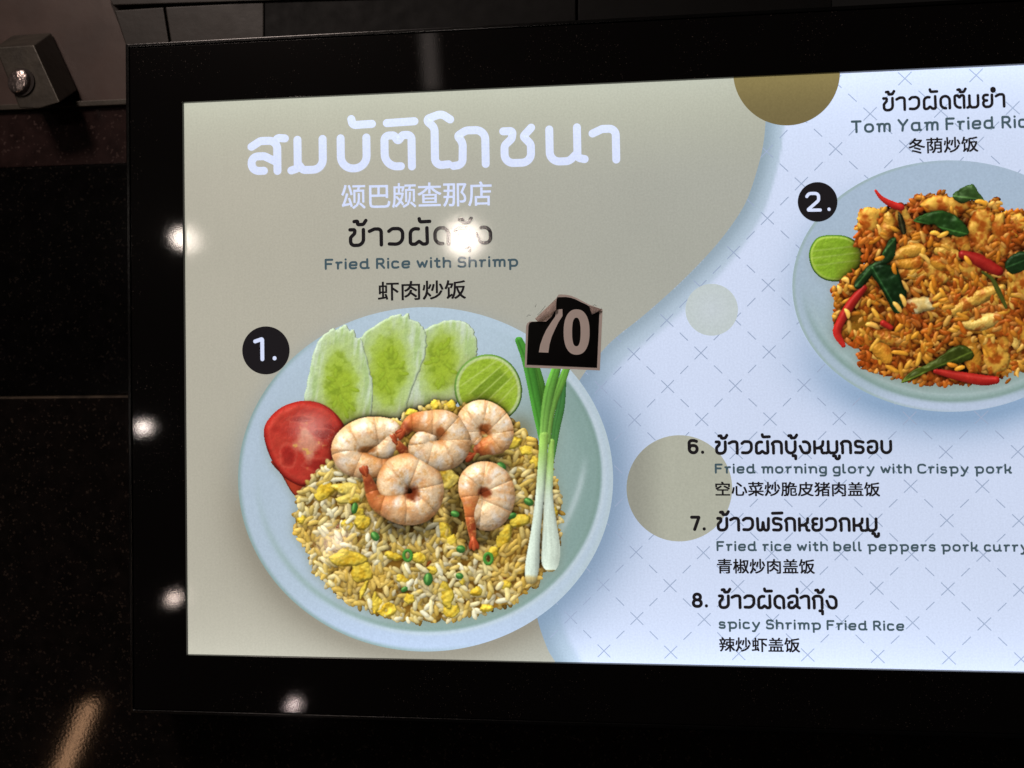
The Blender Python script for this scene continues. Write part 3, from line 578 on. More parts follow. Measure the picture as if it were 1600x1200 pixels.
def simple(name, base, rough, metal=0., spec=.5, var=.25, vscale=40., bump=0., bscale=300., base2=None):
    m = NT(name).set(Metallic=metal, Roughness=rough); m.b.inputs['Specular IOR Level'].default_value = spec
    b = np.asarray(base); b2 = b * (1 - var) if base2 is None else np.asarray(base2)
    m.l(m.ramp(m.noise(vscale, 4.), [(.3, b2), (.7, b)]), m.b.inputs['Base Color'])
    r = m.n('MapRange'); r.inputs['To Min'].default_value = rough * .8; r.inputs['To Max'].default_value = rough * 1.25; m.l(m.noise(vscale * 2.3, 3.), r.inputs[0]); m.l(r.outputs[0], m.b.inputs['Roughness'])
    if bump: m.bump(m.noise(bscale, 3.), bump, .001)
    return m.m
def granite(name, base, fleck, rough, spec=.5):
    m = NT(name).set(Roughness=rough); m.b.inputs['Specular IOR Level'].default_value = spec
    vo = m.n('TexVoronoi', Scale=420.); m.l(m.pos(), vo.inputs['Vector'])
    sp = m.math('MULTIPLY', m.math('GREATER_THAN', m.noise(300., 2.), .60), m.math('LESS_THAN', vo.outputs['Distance'], .42))
    bl = m.ramp(m.noise(70., 5.), [(.35, np.asarray(base) * .5), (.7, base)])
    mx = m.n('Mix', data_type='RGBA'); m.l(sp, mx.inputs[0]); m.l(bl, mx.inputs[6]); mx.inputs[7].default_value = tuple(fleck) + (1,)
    m.l(mx.outputs[2], m.b.inputs['Base Color'])
    m.bump(m.noise(420., 3.), .045, .0005); return m.m
def frame_material():
    m = NT('black lacquer').set(Roughness=.03); du = m.math('MULTIPLY', m.math('GREATER_THAN', m.noise(900., 1.), .735), m.math('GREATER_THAN', m.noise(14., 2.), .50))
    mx = m.n('Mix', data_type='RGBA'); m.l(du, mx.inputs[0]); mx.inputs[6].default_value = (.0035, .003, .003, 1); mx.inputs[7].default_value = (.06, .05, .045, 1); m.l(mx.outputs[2], m.b.inputs['Base Color'])
    m.b.inputs['Specular IOR Level'].default_value = .5
    m.bump(m.noise(1000., 2.), .022, .0004)
    r = m.n('MapRange'); r.inputs['To Min'].default_value = .025; r.inputs['To Max'].default_value = .045; m.l(m.noise(45., 3.), r.inputs[0]); m.l(r.outputs[0], m.b.inputs['Roughness'])
    m.b.inputs['Coat Weight'].default_value = .05; m.b.inputs['Coat Roughness'].default_value = .30
    return m.m
M_PRINT = print_material()
M_FRAME = frame_material()
M_TRIM = simple('satin black edge', (.003, .003, .003), .22, spec=.3, bump=.1)
M_BOX = simple('dark housing', (.0035, .0035, .0035), .6, spec=.12)
M_GRAN = granite('black granite', (.0035, .003, .003), (.016, .013, .011), .12, .3)
M_GRAN_LOW = granite('brown black granite', (.0085, .0065, .0058), (.034, .025, .02), .06, .42)
M_GRAN_RED = granite('red brown granite', (.026, .014, .013), (.06, .038, .034), .2, .3)
M_METAL = simple('worn steel', (.055, .046, .034), .42, metal=.4, var=.5, vscale=60., bump=.15)
M_CAP = simple('scratched bolt steel', (.50, .42, .40), .22, metal=.9, var=.5, vscale=220., bump=.5, bscale=420.)
M_PANEL = simple('stained brown panel', (.075, .048, .040), .40, spec=.3, var=.4, vscale=18., bump=.08, bscale=120.)
M_TILE = simple('beige ledge tile', (.020, .0155, .0115), .45, spec=.25, var=.35, vscale=26., bump=.1, bscale=160.)
M_GROUT = simple('dark grime', (.02, .014, .011), .8)
M_BRASS = simple('worn brass line', (.11, .08, .055), .5, metal=.3, var=.8, vscale=70.)
M_LABEL_BLACK = simple('black sticker vinyl', (.002, .0018, .0018), .35, spec=.15, var=.5, vscale=90.)
M_LABEL_PALE = simple('faded sticker paper', (.88, .78, .74), .6, spec=.2, var=.08, vscale=120.)
M_LABEL_BACK = simple('peeling sticker back', (.82, .68, .63), .6, spec=.2, var=.25, vscale=150., bump=.2, bscale=200.)
# ---------------------------------------------------------------- object helpers
def empty(name, loc, label, cat):
    o = bpy.data.objects.new(name, None); o.location = loc; o.empty_display_size = .02; COL.objects.link(o)
    o['label'] = label; o['category'] = cat; return o
def world_offset(o):
    v = Vector((0, 0, 0))
    while o is not None: v += o.location; o = o.parent
    return v
def link(name, me, parent=None, mat=None, label=None, cat=None):
    o = bpy.data.objects.new(name, me); COL.objects.link(o)
    if mat: me.materials.append(mat)
    if parent is not None: o.parent = parent; o.location = -world_offset(parent)
    if label: o['label'] = label
    if cat: o['category'] = cat
    return o
def ink(me, cols):
    a = me.color_attributes.new('ink', 'FLOAT_COLOR', 'POINT' if len(cols) == len(me.vertices) else 'CORNER')
    a.data.foreach_set('color', np.concatenate([cols, np.ones((len(cols), 1))], 1).astype(np.float32).ravel())
def sheet(name, V, Fc, colour, parent, label=None, mat=None):
    me = bpy.data.meshes.new(name); me.from_pydata([tuple(v) for v in V], [], Fc); me.update()
    c = np.asarray(colour, float)
    ink(me, lin(np.broadcast_to(c, (len(V), 3)))); return link(name, me, parent, mat or M_PRINT, label)
LAYER = -.00018
def disc(name, cx, cy, rx, ry, layer, colfn, parent, label=None, rings=10, n=120):
    V = [(cx, cy)]; Fc = []; Q = [(0., 0.)]
    for r in range(1, rings + 1):
        for k in range(n):
            a = 2 * math.pi * k / n; q = r / rings; V.append((cx + rx * q * math.cos(a), cy + ry * q * math.sin(a))); Q.append((a, q))
    for k in range(n): Fc.append((0, 1 + (k + 1) % n, 1 + k))
    for r in range(rings - 1):
        for k in range(n): a = 1 + r * n + k; b = 1 + r * n + (k + 1) % n; Fc.append((a, b, b + n, a + n))
    V = np.array(V); Q = np.array(Q)
    return sheet(name, P(V[:, 0], V[:, 1], layer * LAYER), Fc, colfn(V[:, 0], V[:, 1], Q[:, 0], Q[:, 1]) if callable(colfn) else colfn, parent, label)
def cut(name, pic, ident, layer, parent, label=None, edge=None):
    """one printed item: the raster cells that belong to it, as a mesh"""
    m = pic.ID == ident
    if not m.any(): return None
    ys, xs = np.nonzero(m); g = pic.g; wv = pic.w + 1
    c = np.stack([ys * wv + xs, ys * wv + xs + 1, (ys + 1) * wv + xs + 1, (ys + 1) * wv + xs], 1)[:, ::-1]
    u, inv = np.unique(c.ravel(), return_inverse=True)
    px = pic.x0 + (u % wv) * g; py = pic.y0 + (u // wv) * g; V = P(px, py, layer * LAYER)
    me = bpy.data.meshes.new(name); n = len(c)
    me.vertices.add(len(u)); me.vertices.foreach_set('co', V.astype(np.float32).ravel())
    me.loops.add(4 * n); me.loops.foreach_set('vertex_index', inv.astype(np.int32).ravel())
    me.polygons.add(n); me.polygons.foreach_set('loop_start', np.arange(n, dtype=np.int32) * 4)
    me.update(calc_edges=True); me.validate()
    ink(me, lin(np.repeat(pic.out[ys, xs], 4, axis=0)))
    return link(name, me, parent, M_PRINT, label)
def bm_obj(name, bm, mat, parent=None, label=None, cat=None, smooth=False):
    me = bpy.data.meshes.new(name); bmesh.ops.recalc_face_normals(bm, faces=bm.faces[:]); bm.to_mesh(me); bm.free()
    if smooth:
        for p in me.polygons: p.use_smooth = True
    return link(name, me, parent, mat, label, cat)
def prism(bm, front, back):
    """solid between two matching outlines"""
    f = [bm.verts.new(v) for v in front]; b = [bm.verts.new(v) for v in back]; n = len(f)
    bm.faces.new(f); bm.faces.new(b[::-1])
    for i in range(n): bm.faces.new((f[i], b[i], b[(i + 1) % n], f[(i + 1) % n]))
def box(bm, x0, x1, y0, y1, z0, z1): prism(bm, [(x0, y0, z0), (x1, y0, z0), (x1, y0, z1), (x0, y0, z1)], [(x0, y1, z0), (x1, y1, z0), (x1, y1, z1), (x0, y1, z1)])
def bevel(bm, w, seg=2): bmesh.ops.bevel(bm, geom=bm.edges[:], offset=w, segments=seg, affect='EDGES', profile=.6)
def pxpoly(pts, y): return [tuple(P(a, b, y)) for a, b in pts]
# ---------------------------------------------------------------- the counter front behind the light box
YW = .045
def zpx(px, py, y=YW): return float(P(px, py, y)[2])
def xpx(px, py, y=YW): return float(P(px, py, y)[0])
XA, XB = -.75, .95
def slab(name, z0, z1, yf, mat, label, cat='stone slab', x0=XA, x1=XB, thick=.03, bw=.0012):
    o = bm = bmesh.new(); box(bm, x0, x1, yf, yf + thick, z0, z1); bevel(bm, bw); return bm_obj(name, bm, mat, None, label, cat)
z165, z255, z620 = zpx(100, 166), zpx(100, 258), zpx(100, 620)
slab('granite_slab', -.62, z620 - .0012, YW, M_GRAN_LOW, 'speckled brown-black granite slab below the thin seam, under the light box', 'granite slab')
slab('granite_slab', z620 + .0012, z255 - .0006, YW, M_GRAN, 'plain black granite slab beside the upper left of the light box, above the thin seam', 'granite slab')
slab('granite_slab', z255 + .0006, z165 - .0015, YW + .003, M_GRAN_RED, 'narrow dark red-brown granite strip just below the metal clamp', 'granite slab', thick=.027)
bm = bmesh.new(); box(bm, XA, XB, YW + .0012, YW + .02, z620 - .0011, z620 + .0011)
bm_obj('joint_strip', bm, M_BRASS, None, 'thin pale gold joint line between the two black granite slabs', 'joint strip')
bm = bmesh.new(); box(bm, XA, XB, YW - .001, YW + .02, z165 - .0012, z165 + .0036); bevel(bm, .0006)
bm_obj('edge_strip', bm, M_METAL, None, 'dull metal edge strip running under the clamp at the top of the granite', 'edge strip')
# brown back panel above the strip
slab('back_panel', z165 + .004, .62, YW + .008, M_PANEL, 'stained brown metal back panel behind the clamp at the top left', 'back panel', x1=xpx(205, 80, YW + .008) + .012, thick=.02)
# tiled ledge above the box
led = empty('tile_ledge', (0, YW, .30), 'row of dull beige ledge tiles above the top edge of the light box', 'tile ledge')
def tile(pts, mat=None, y=YW - .004, d=.03):
    bm = bmesh.new(); prism(bm, pxpoly(pts, y), [(a, b + d, c) for a, b, c in pxpoly(pts, y)]); bevel(bm, .0011, 3); bm_obj('tile', bm, mat or M_TILE, led)
tile([(178, 16), (255, 11), (274, 130), (216, 130)]); tile([(258, 10.8), (412, 3), (412, 130), (277, 130)]); tile([(413, 3), (900, -18), (900, 130), (413, 130)], M_BOX); tile([(903, -18), (1300, -30), (1300, 130), (903, 130)], M_BOX)
bm = bmesh.new(); pp = [(172, 4), (1300, -46), (1300, 126), (222, 126)]; prism(bm, pxpoly(pp, YW + .004), [(a, b + .02, c) for a, b, c in pxpoly(pp, YW + .004)]); bm_obj('grout', bm, M_GROUT, led)
bm = bmesh.new(); pp = [(150, -40), (1300, -140), (1300, -36), (620, -6), (176, 8)]; prism(bm, pxpoly(pp, YW - .006), [(a, b + .03, c) for a, b, c in pxpoly(pp, YW - .006)]); bevel(bm, .0008); bm_obj('ledge_top', bm, M_TILE, led)
# clamp
cl = empty('glass_clamp', tuple(P(60, 160, YW - .03)), 'worn square metal clamp with a round bolt head at the top left', 'clamp')
yf = YW - .030
FR = [(-8, 74), (53, 70), (94, 160), (60, 170), (30, 169)]
def off(pts, dx, dy): return [(a + dx, b + dy) for a, b in pts]
bm = bmesh.new(); A = pxpoly(FR, yf); B = pxpoly(off(FR, 27, -19), YW + .006)
prism(bm, A, B); bevel(bm, .0012, 3); bm_obj('block', bm, M_METAL, cl)
bm = bmesh.new(); c0 = Vector(P(34, 129, yf)); n = 40; rings = []
for r, h in ((.0098, .0), (.0102, -.0010), (.0102, -.0026), (.0096, -.0036), (.0080, -.0042), (.0045, -.0047), (.0, -.0049)):
    rings.append([bm.verts.new(c0 + Vector((r * .92 * math.cos(a) + h * .35, h, r * math.sin(a) + .12 * r * math.cos(a)))) for a in (2 * math.pi * k / n for k in range(n))] if r else [bm.verts.new(c0 + Vector((h * .35, h, 0)))])
for a, b in zip(rings, rings[1:]):
    for k in range(n):
        if len(b) > 1: bm.faces.new((a[k], a[(k + 1) % n], b[(k + 1) % n], b[k]))
        else: bm.faces.new((a[k], a[(k + 1) % n], b[0]))
bm_obj('bolt_head', bm, M_CAP, cl, smooth=True)
bm = bmesh.new()
for k in range(n): pass
bmesh.ops.create_cone(bm, segments=32, radius1=.0118, radius2=.0118, depth=.002, cap_ends=True, matrix=Matrix.Translation(c0 + Vector((.0002, -.0002, 0))) @ Matrix.Rotation(math.pi / 2, 4, 'X'))
bm_obj('washer', bm, M_GROUT, cl)
# ---------------------------------------------------------------- the light box
BX0, BX1, BZ0, BZ1 = -.3654, .66, -.2570, .2829; WX1 = .612
lb = empty('menu_light_box', (.15, .01, BZ0), 'black framed backlit menu sign with photos of fried rice dishes', 'menu sign')
bm = bmesh.new()
def mitre(o, i, yo, yi, yb):
    f = [(o[0], yo, o[2]), (o[1], yo, o[2]), (o[1], yo, o[3]), (o[0], yo, o[3])]; g = [(i[0], yi, i[2]), (i[1], yi, i[2]), (i[1], yi, i[3]), (i[0], yi, i[3])]
    a = [bm.verts.new(v) for v in f]; b = [bm.verts.new(v) for v in g]; c = [bm.verts.new((x, yb, z)) for x, y, z in g]; d = [bm.verts.new((x, yb, z)) for x, y, z in f]
    for k in range(4):
        q = (k + 1) % 4; bm.faces.new((a[k], a[q], b[q], b[k])); bm.faces.new((b[k], b[q], c[q], c[k])); bm.faces.new((c[k], c[q], d[q], d[k])); bm.faces.new((d[k], d[q], a[q], a[k]))
E1 = .0034
mitre((BX0 + E1, BX1 - E1, BZ0 + E1, BZ1 - E1), (X_L, WX1, Z_BOT, Z_TOP), -.003, -.003, .004)
bevel(bm, .0005, 2); bm_obj('frame', bm, M_FRAME, lb)
bm = bmesh.new(); mitre((BX0, BX1, BZ0, BZ1), (BX0 + E1 - .0004, BX1 - E1 + .0004, BZ0 + E1 - .0004, BZ1 - E1 + .0004), -.0036, -.0036, .030)
bevel(bm, .0007, 3); bm_obj('edge_trim', bm, M_TRIM, lb)
bm = bmesh.new(); box(bm, BX0 + .004, BX1 - .004, .0045, YW - .0005, BZ0 + .004, BZ1 - .004); bm_obj('housing', bm, M_BOX, lb)
# ---------------------------------------------------------------- the print
WHITE = np.array((203, 214, 238.))
CURVE = spline([(1198, 90), (1197, 150), (1196, 193), (1191.7, 230), (1181.7, 270), (1166.7, 313), (1146.7, 346.7), (1120, 381.7), (1086.7, 418), (1046.7, 456.7), (1003, 495), (963, 526.7), (938, 552), (905, 595), (872, 660), (848, 760), (836, 870), (837, 940), (841, 972), (855.6, 1014), (867.5, 1034), (880, 1058)], 260)
def curve_x(y): return np.interp(y, CURVE[:, 1], CURVE[:, 0])
def ell(X, Y, cx, cy, rx, ry): return np.hypot((X - cx) / rx, (Y - cy) / ry)
PL1, PL2 = (665, 749, 293, 269), (1485, 447, 247, 196.5)
def white_ink(X, Y):
    D = edge_dist(CURVE[::4], X, Y) if False else np.min(np.stack([np.hypot(X - a, Y - b) for a, b in CURVE[::2]], 0), 0)
    k = np.broadcast_to(WHITE, X.shape + (3,)).copy()
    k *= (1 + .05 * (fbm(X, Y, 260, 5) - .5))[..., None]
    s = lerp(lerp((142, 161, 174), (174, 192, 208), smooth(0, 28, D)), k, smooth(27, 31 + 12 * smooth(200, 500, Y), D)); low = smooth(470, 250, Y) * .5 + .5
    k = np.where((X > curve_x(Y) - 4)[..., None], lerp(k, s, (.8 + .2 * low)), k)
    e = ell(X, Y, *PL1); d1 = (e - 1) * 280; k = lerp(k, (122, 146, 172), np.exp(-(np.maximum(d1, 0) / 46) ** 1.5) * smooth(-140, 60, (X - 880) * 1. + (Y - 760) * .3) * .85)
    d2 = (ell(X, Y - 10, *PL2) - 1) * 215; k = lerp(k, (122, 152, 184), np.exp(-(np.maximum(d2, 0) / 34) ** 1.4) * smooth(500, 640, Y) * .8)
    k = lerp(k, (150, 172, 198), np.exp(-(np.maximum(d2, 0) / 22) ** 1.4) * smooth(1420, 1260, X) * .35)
    return k
gx = np.arange(800, 1780, 4.); gy = np.arange(60, 1084, 4.)
GX, GY = np.meshgrid(gx, gy); pts = P(GX.ravel(), GY.ravel(), 0)
pts[:, 0] = np.clip(pts[:, 0], X_L - .006, WX1 + .006); pts[:, 2] = np.clip(pts[:, 2], Z_BOT - .006, Z_TOP + .006)
nx_ = len(gx); Fc = [(j * nx_ + i, (j + 1) * nx_ + i, (j + 1) * nx_ + i + 1, j * nx_ + i + 1) for j in range(len(gy) - 1) for i in range(nx_ - 1)]
zz = pts[:, 2].reshape(GX.shape); Fc = [f for f in Fc if abs(pts[f[0]][2] - pts[f[1]][2]) > 1e-5 and abs(pts[f[0]][0] - pts[f[3]][0]) > 1e-5]
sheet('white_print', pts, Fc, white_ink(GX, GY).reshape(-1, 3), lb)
# cream field: rows from the left edge to the curve
rows = np.arange(90, 1064, 4.); nt = 60; tt = np.linspace(0, 1, nt) ** .8
RX = 270 + (curve_x(rows)[:, None] - 270) * tt; RY = np.repeat(rows[:, None], nt, 1)
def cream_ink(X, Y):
    k = lerp((177, 173, 158), (166, 167, 157), smooth(300, 1150, X)); k = lerp(k, (176, 177, 158), smooth(300, 150, Y) * .6)  # greener towards the top: the edge light's tint is put into the ink
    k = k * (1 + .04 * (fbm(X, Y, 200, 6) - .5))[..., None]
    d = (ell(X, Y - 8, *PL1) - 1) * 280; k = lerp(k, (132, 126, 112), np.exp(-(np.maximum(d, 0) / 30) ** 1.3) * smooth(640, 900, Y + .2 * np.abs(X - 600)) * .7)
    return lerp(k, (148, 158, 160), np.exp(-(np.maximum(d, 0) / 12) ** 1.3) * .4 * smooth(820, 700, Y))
pts = P(RX.ravel(), RY.ravel(), LAYER); pts[:, 0] = np.maximum(pts[:, 0], X_L - .006)
pts[:, 2] = np.clip(pts[:, 2], Z_BOT - .006, Z_TOP + .006)
Fc = [(j * nt + i, (j + 1) * nt + i, (j + 1) * nt + i + 1, j * nt + i + 1) for j in range(len(rows) - 1) for i in range(nt - 1)]
Fc = [f for f in Fc if abs(pts[f[0]][2] - pts[f[1]][2]) > 1e-5 and abs(pts[f[0]][0] - pts[f[3]][0]) > 1e-5]
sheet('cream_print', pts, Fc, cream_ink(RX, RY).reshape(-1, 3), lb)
# cross pattern
A0 = P(1199, 341)[[0, 2]]; A1 = P(1201.7, 550)[[0, 2]]; A2 = P(1574, 702)[[0, 2]]
per = (A0[1] - A1[1]) / 2
V, Fc, CC = [], [], []
def seg(c, d, half, wd):
    c = np.array(c); d = np.array(d) / np.hypot(*d); p = np.array((-d[1], d[0])); i = len(V)
    for a, b in ((-1, -1), (1, -1), (1, 1), (-1, 1)):
        q = c + d * half * a + p * wd * b; V.append((q[0], LAYER * .5, q[1]))
    Fc.append((i, i + 1, i + 2, i + 3))
for j in range(-14, 14):
    for i in range(-8, 16):
        if (i + j) % 2: continue
        c = A0 + np.array((i * per / 2, j * per / 2))
        if not (.0 < c[0] + .35 and c[0] < WX1 and Z_BOT < c[1] < Z_TOP): continue
        seg(c, (1, 1), .0068, .00036); seg(c, (1, -1), .0068, .00036)
        for s in (1, -1):
            seg(c + np.array((per / 4, s * per / 4)), (1, s), .0043, .00036)
V = np.array(V)
V[:, 2] = np.clip(V[:, 2], Z_BOT - .003, Z_TOP + .003)
sheet('cross_pattern', V, Fc, (154, 168, 194), lb)
# discs
disc('gold_disc', 1229, 112, 83.5, 84, 3, lambda X, Y, a, q: lerp((126, 112, 70), (112, 100, 66), smooth(100, 190, Y)), lb)
disc('grey_disc', 1061.5, 763, 82.5, 83, 3, lambda X, Y, a, q: lerp((146, 146, 134), (172, 173, 158), smooth(985, 1050, X)), lb, 'larger grey-beige disc behind the number 6')
disc('grey_disc', 1112, 484, 41, 40.5, 3, lambda X, Y, a, q: lerp((194, 203, 208), (190, 200, 200), q), lb, 'smaller pale grey disc between the dishes')
PIC1, PIC2 = dish_one(), dish_two()
def near(pic, X, Y, r):
    m = blur((pic.ID > 0).astype(float), r / pic.g)
    i = np.clip(((Y - pic.y0) / pic.g).astype(int), 0, pic.h - 1); j = np.clip(((X - pic.x0) / pic.g).astype(int), 0, pic.w - 1)
    o = (X < pic.x0) | (X > pic.x0 + pic.w * pic.g) | (Y < pic.y0) | (Y > pic.y0 + pic.h * pic.g)
    return np.where(o, 0, m[i, j])
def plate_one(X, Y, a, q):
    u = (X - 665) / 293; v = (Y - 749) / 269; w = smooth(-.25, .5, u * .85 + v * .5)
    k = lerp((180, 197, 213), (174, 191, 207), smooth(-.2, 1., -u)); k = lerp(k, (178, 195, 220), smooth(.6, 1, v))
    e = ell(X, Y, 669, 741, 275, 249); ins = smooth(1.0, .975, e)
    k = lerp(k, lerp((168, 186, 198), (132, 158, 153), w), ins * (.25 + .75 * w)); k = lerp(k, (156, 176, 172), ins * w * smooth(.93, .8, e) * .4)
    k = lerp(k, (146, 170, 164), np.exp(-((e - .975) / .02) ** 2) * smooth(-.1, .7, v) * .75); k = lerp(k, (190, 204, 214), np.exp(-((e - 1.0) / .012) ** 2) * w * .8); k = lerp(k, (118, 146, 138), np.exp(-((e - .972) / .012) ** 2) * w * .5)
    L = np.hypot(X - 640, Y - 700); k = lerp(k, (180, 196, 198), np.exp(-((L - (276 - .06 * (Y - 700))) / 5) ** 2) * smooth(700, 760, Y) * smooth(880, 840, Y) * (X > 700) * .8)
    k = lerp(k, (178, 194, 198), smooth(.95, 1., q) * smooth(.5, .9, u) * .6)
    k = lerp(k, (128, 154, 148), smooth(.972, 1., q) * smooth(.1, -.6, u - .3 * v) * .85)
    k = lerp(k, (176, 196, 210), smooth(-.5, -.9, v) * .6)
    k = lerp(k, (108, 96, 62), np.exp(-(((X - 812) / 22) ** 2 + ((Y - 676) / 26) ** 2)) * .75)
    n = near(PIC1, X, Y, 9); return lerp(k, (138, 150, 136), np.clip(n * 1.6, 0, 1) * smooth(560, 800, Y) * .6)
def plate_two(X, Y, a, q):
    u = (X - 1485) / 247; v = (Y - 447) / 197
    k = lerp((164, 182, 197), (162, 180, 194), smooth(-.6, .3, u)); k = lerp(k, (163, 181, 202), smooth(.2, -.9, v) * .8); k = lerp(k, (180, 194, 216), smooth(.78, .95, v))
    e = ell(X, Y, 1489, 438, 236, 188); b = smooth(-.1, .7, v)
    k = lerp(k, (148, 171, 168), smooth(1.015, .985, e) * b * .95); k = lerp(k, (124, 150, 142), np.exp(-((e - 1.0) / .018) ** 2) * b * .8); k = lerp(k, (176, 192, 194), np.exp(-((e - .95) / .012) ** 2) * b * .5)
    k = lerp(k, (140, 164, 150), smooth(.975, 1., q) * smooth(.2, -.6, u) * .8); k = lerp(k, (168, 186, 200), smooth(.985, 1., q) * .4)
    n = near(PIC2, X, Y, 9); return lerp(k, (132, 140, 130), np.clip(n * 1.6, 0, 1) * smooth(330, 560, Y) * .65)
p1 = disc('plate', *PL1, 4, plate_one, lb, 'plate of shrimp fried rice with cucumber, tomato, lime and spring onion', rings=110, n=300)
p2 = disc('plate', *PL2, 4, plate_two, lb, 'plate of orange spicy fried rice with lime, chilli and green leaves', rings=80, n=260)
SHL = iter(['shrimp beside the tomato', 'shrimp in front of the lime', 'upper middle shrimp', 'front shrimp with a dark red tail', 'front right shrimp with its tail hanging down'])
CUL = iter(['cucumber slice nearest the lime', 'middle cucumber slice', 'cucumber slice nearest the tomato'])
for pic, pl in ((PIC1, p1), (PIC2, p2)):
    for k, nm in pic.names.items(): cut(nm, pic, k, 5, pl, next(SHL) if nm == 'cooked_shrimp' else next(CUL) if nm == 'cucumber_slice' else None)
# number badges
INK, TEAL, PALE = (30, 27, 29), (68, 86, 94), (212, 221, 248)
def place(strokes, W, left, base0, right, base1, h, w, name, colour, parent, layer=6, label=None):
    sx = (right - left - w) / max(W, 1e-6); V, Fc = [], []
    for n, s in enumerate(strokes):
        q = round_path([(a[0] * sx, a[1] * h) + ((a[2] * h,) if len(a) > 2 else ()) for a in s]); stroke_mesh(q, w, V, Fc, layer + .05 * (n % 7))
    V = np.array(V); bx = left + w / 2 + V[:, 0]; by = base0 + (base1 - base0) * V[:, 0] / (right - left)
    vx = .0068 + (bx - 200) / 919 * .0175
    X = P(bx - vx * V[:, 1], by - V[:, 1], 0.); X[:, 1] = V[:, 2] * LAYER
    return sheet(name, X, Fc, colour, parent, label)
def write(text, left, base0, right, base1, h, w, name, colour, parent=None, gap=.52, space=.55, layer=6, label=None):
    s, W = layout(text, w / h, gap, space)
    return place(s, W, left, base0, right, base1, h, w, name, colour, parent or lb, layer, label)
def han(text, left, right, top0, bot0, top1, bot1, name, colour, bold=.5, layer=6, label=None):
    c = bpy.data.curves.new('t', 'FONT'); c.body = text; c.resolution_u = 3; o = bpy.data.objects.new('t', c); COL.objects.link(o)
    me = bpy.data.meshes.new_from_object(o.evaluated_get(bpy.context.evaluated_depsgraph_get())); bpy.data.objects.remove(o)
    V = np.array([tuple(v.co) for v in me.vertices]); Fc = [tuple(p.vertices) for p in me.polygons]
    V = (V - V.min(0)) / np.maximum(np.ptp(V, axis=0), 1e-9); t, s = V[:, 0], V[:, 1]
    left += bold; right -= bold
    top = top0 + bold + (top1 - top0) * t; bot = bot0 - bold + (bot1 - bot0) * t; XX, FF = [], []
    for n, (ox, oy) in enumerate(((-1, -.8), (1, -.8), (1, .8), (-1, .8))):      # four impressions thicken the strokes
        XX.append(P(left + ox * bold + (right - left) * t + (1 - s) * (bot - top) * (.0068 + (left - 200) / 919 * .0175), oy * bold + bot + (top - bot) * s, (layer + .12 * n) * LAYER))
        FF += [tuple(i + n * len(V) for i in f) for f in Fc]
    return sheet(name, np.concatenate(XX), FF, colour, lb, label)
b1 = disc('number_badge', 415.5, 547.5, 37, 37.5, 6, INK, lb, 'black round badge with 1.', rings=2)
write('1.', 397, 561.5, 433, 561, 31, 6.0, 'numeral', PALE, b1, layer=7)
b2 = disc('number_badge', 1277.5, 315.5, 31, 31, 6, INK, lb, 'black round badge with 2.', rings=2)
write('2.', 1258, 329, 1297, 328.5, 26, 4.9, 'numeral', PALE, b2, layer=7)
TX = 'lettering'
write('สมบัติโภชนา', 388, 269, 969, 249.5, 47.5, 12.3, TX, PALE, gap=.56, label='large pale Thai title')
han('颂巴颇查那店', 533, 768, 288, 327, 283, 321.5, TX, (208, 218, 248), .35, label='pale Chinese subtitle')
write('ข้าวผัดกุ้ง', 545, 384, 769.7, 379.5, 24.4, 5.6, TX, INK, gap=.47, label='black Thai name of the first dish')
write('Fried Rice with Shrimp', 508, 420.3, 810, 415.6, 9.6, 3.4, TX, TEAL)
han('虾肉炒饭', 590, 728, 440, 470.5, 437, 467, TX, INK)
write('ข้าวผัดต้มยำ', 1377.8, 173.2, 1570, 166.8, 18.5, 4.5, TX, INK, gap=.47)
write('Tom Yam Fried Rice', 1329, 207.3, 1622, 198.2, 11.3, 3.7, TX, TEAL)
han('冬荫炒饭', 1419, 1528.3, 216, 241, 212.5, 237.5, TX, INK)
write('6.', 1074.3, 707.2, 1100, 707.2, 18.6, 5.0, TX, INK)
write('ข้าวผักบุ้งหมูกรอบ', 1116.5, 708.2, 1393.5, 707.2, 17.8, 4.9, TX, INK, gap=.44)
write('Fried morning glory with Crispy pork', 1116.5, 738.3, 1580.2, 738.5, 8.7, 3.2, TX, TEAL)
han('空心菜炒脆皮猪肉盖饭', 1117.4, 1375, 752.3, 775.4, 753, 776, TX, INK)
write('7.', 1078.4, 826.8, 1102.5, 826.8, 19, 5.0, TX, INK)
write('ข้าวพริกหยวกหมู', 1119, 827.8, 1370.8, 828.6, 18.2, 4.9, TX, INK, gap=.44)
write('Fried rice with bell peppers pork curry', 1119.2, 859.2, 1606, 860.4, 8.8, 3.2, TX, TEAL)
han('青椒炒肉盖饭', 1119.9, 1273, 872.8, 896.4, 873.4, 897, TX, INK)
write('8.', 1080.7, 946.8, 1105.9, 946.8, 19, 5.0, TX, INK)
write('ข้าวผัดฉ่ากุ้ง', 1121.6, 948.7, 1308.5, 949.6, 18.2, 4.9, TX, INK, gap=.44)
write('spicy Shrimp Fried Rice', 1122.5, 980.4, 1412, 983.8, 8.8, 3.2, TX, TEAL)
han('辣炒虾盖饭', 1123.4, 1250, 995.3, 1018.3, 996.5, 1019.8, TX, INK)
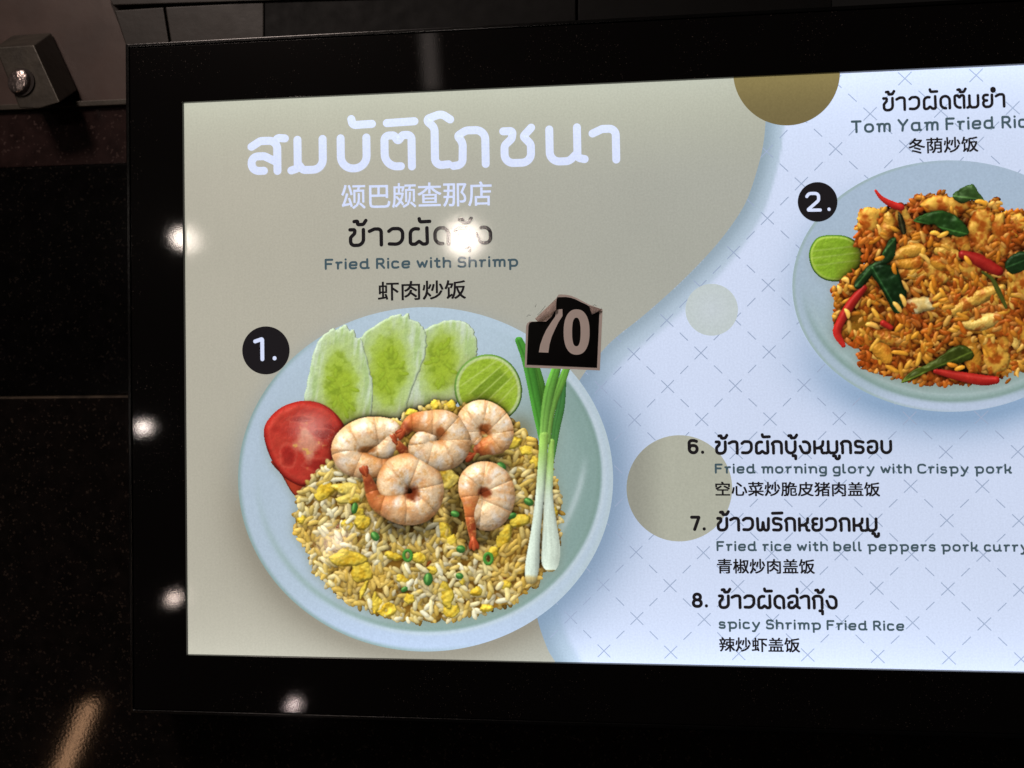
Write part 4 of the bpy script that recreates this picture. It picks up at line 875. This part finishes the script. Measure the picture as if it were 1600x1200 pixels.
# ---------------------------------------------------------------- peeling price sticker
ps = empty('price_sticker', tuple(P(878, 576, -.0018)), 'peeling black price sticker reading 70 stuck over the spring onion tops', 'price sticker')
def q(pts): return [(800 + a / 7.5, 440 + b / 7.5) for a, b in pts]
def flat(name, pts, y, mat, d=.0003, bw=0., lab=None):
    bm = bmesh.new(); prism(bm, pxpoly(pts, y), [(a, b + d, c) for a, b, c in pxpoly(pts, y)])
    return bm_obj(name, bm, mat, ps, lab)
YS = -.0016
flat('sticker_border', q([(148, 1005), (165, 520), (178, 490), (205, 468), (392, 464), (452, 408), (512, 318), (516, 196), (548, 150), (620, 152), (690, 164), (762, 194), (835, 232), (900, 268), (1062, 326), (1050, 600), (1030, 1042), (700, 1026), (400, 1016)]), YS, M_LABEL_PALE)
flat('sticker_face', q([(172, 972), (192, 520), (205, 482), (236, 470), (400, 468), (462, 412), (518, 320), (522, 210), (532, 182), (630, 180), (690, 190), (740, 206), (800, 236), (870, 268), (906, 290), (938, 384), (1022, 344), (1012, 600), (994, 1008), (600, 990)]), YS - .0003, M_LABEL_BLACK)
flat('digit', q([(512, 330), (590, 322), (592, 402), (545, 475), (503, 560), (464, 650), (440, 735), (426, 833), (314, 828), (332, 735), (362, 650), (400, 568), (450, 490), (505, 412), (462, 414), (500, 350)][0:14]), YS - .0006, M_LABEL_PALE, lab='digit 7 partly under the peeled corner')
bm = bmesh.new(); n = 48; o_, i_ = [], []
for k in range(n):
    a = 2 * math.pi * k / n; c, s = math.cos(a), math.sin(a); f = lambda v, e: math.copysign(abs(v) ** e, v)
    o_.append((757 + 152 * f(c, .86), 591 + 266 * f(s, .86))); i_.append((754 + 50 * f(c, .8), 590 + 168 * f(s, .8)))
A = [bm.verts.new(v) for v in pxpoly(q(o_), YS - .0006)]; B = [bm.verts.new(v) for v in pxpoly(q(i_), YS - .0006)]
A2_ = [bm.verts.new((v.co.x, v.co.y + .0002, v.co.z)) for v in A]; B2_ = [bm.verts.new((v.co.x, v.co.y + .0002, v.co.z)) for v in B]
for k in range(n):
    j = (k + 1) % n; bm.faces.new((A[k], A[j], B[j], B[k])); bm.faces.new((A[k], A2_[k], A2_[j], A[j])); bm.faces.new((B[k], B[j], B2_[j], B2_[k]))
bm_obj('digit', bm, M_LABEL_PALE, ps, 'digit 0')
def curl(edge0, edge1, tip0, tip1, height, label):
    """a flap rolled back over the face: two matching rails, lifted in an arc"""
    bm = bmesh.new(); G = []; m = 14
    for i in range(m + 1):
        u = i / m; rowv = []
        e0 = np.array(edge0); e1 = np.array(edge1); t0 = np.array(tip0); t1 = np.array(tip1)
        a = e0 + (t0 - e0) * u; b = e1 + (t1 - e1) * u
        for k in range(9):
            v = k / 8; p = a + (b - a) * v; lift = height * math.sin(math.pi * min(1, .12 + .88 * u) * .62) * (1 - .25 * v)
            rowv.append(bm.verts.new(tuple(P(800 + p[0] / 7.5, 440 + p[1] / 7.5, YS - .0008 - lift))))
        G.append(rowv)
    for i in range(m):
        for k in range(8): bm.faces.new((G[i][k], G[i][k + 1], G[i + 1][k + 1], G[i + 1][k]))
    me_faces = bm.faces[:]; bmesh.ops.solidify(bm, geom=me_faces, thickness=.00025)
    bm_obj('peeled_corner', bm, M_LABEL_BACK, ps, label, smooth=True)
curl((268, 436), (520, 196), (300, 468), (514, 330), .0030, 'large peeled corner rolled over the 7')
bm_t = None
curl((300, 466), (514, 328), (400, 468), (458, 414), .0012, 'folded tip of the large peeled corner')
curl((900, 284), (1058, 326), (935, 386), (941, 386), .0016, 'small folded corner above the 0')
V, Fc = [], []
for s in ([(823, 495), (826, 492), (829, 493)], [(836, 480), (838, 476)], [(926, 478), (929, 476), (932, 478)], [(938, 485), (940, 481)], [(852, 478), (846, 486), (840, 492)]):
    stroke_mesh([Vector((a, -b)) for a, b in s], .5, V, Fc, 0)
V = np.array(V); X = P(V[:, 0], -V[:, 1], LAYER * 6.5)
me = bpy.data.meshes.new('glue_residue'); me.from_pydata([tuple(v) for v in X], [], Fc); o = link('glue_residue', me, ps, M_GROUT); o['kind'] = 'stuff'
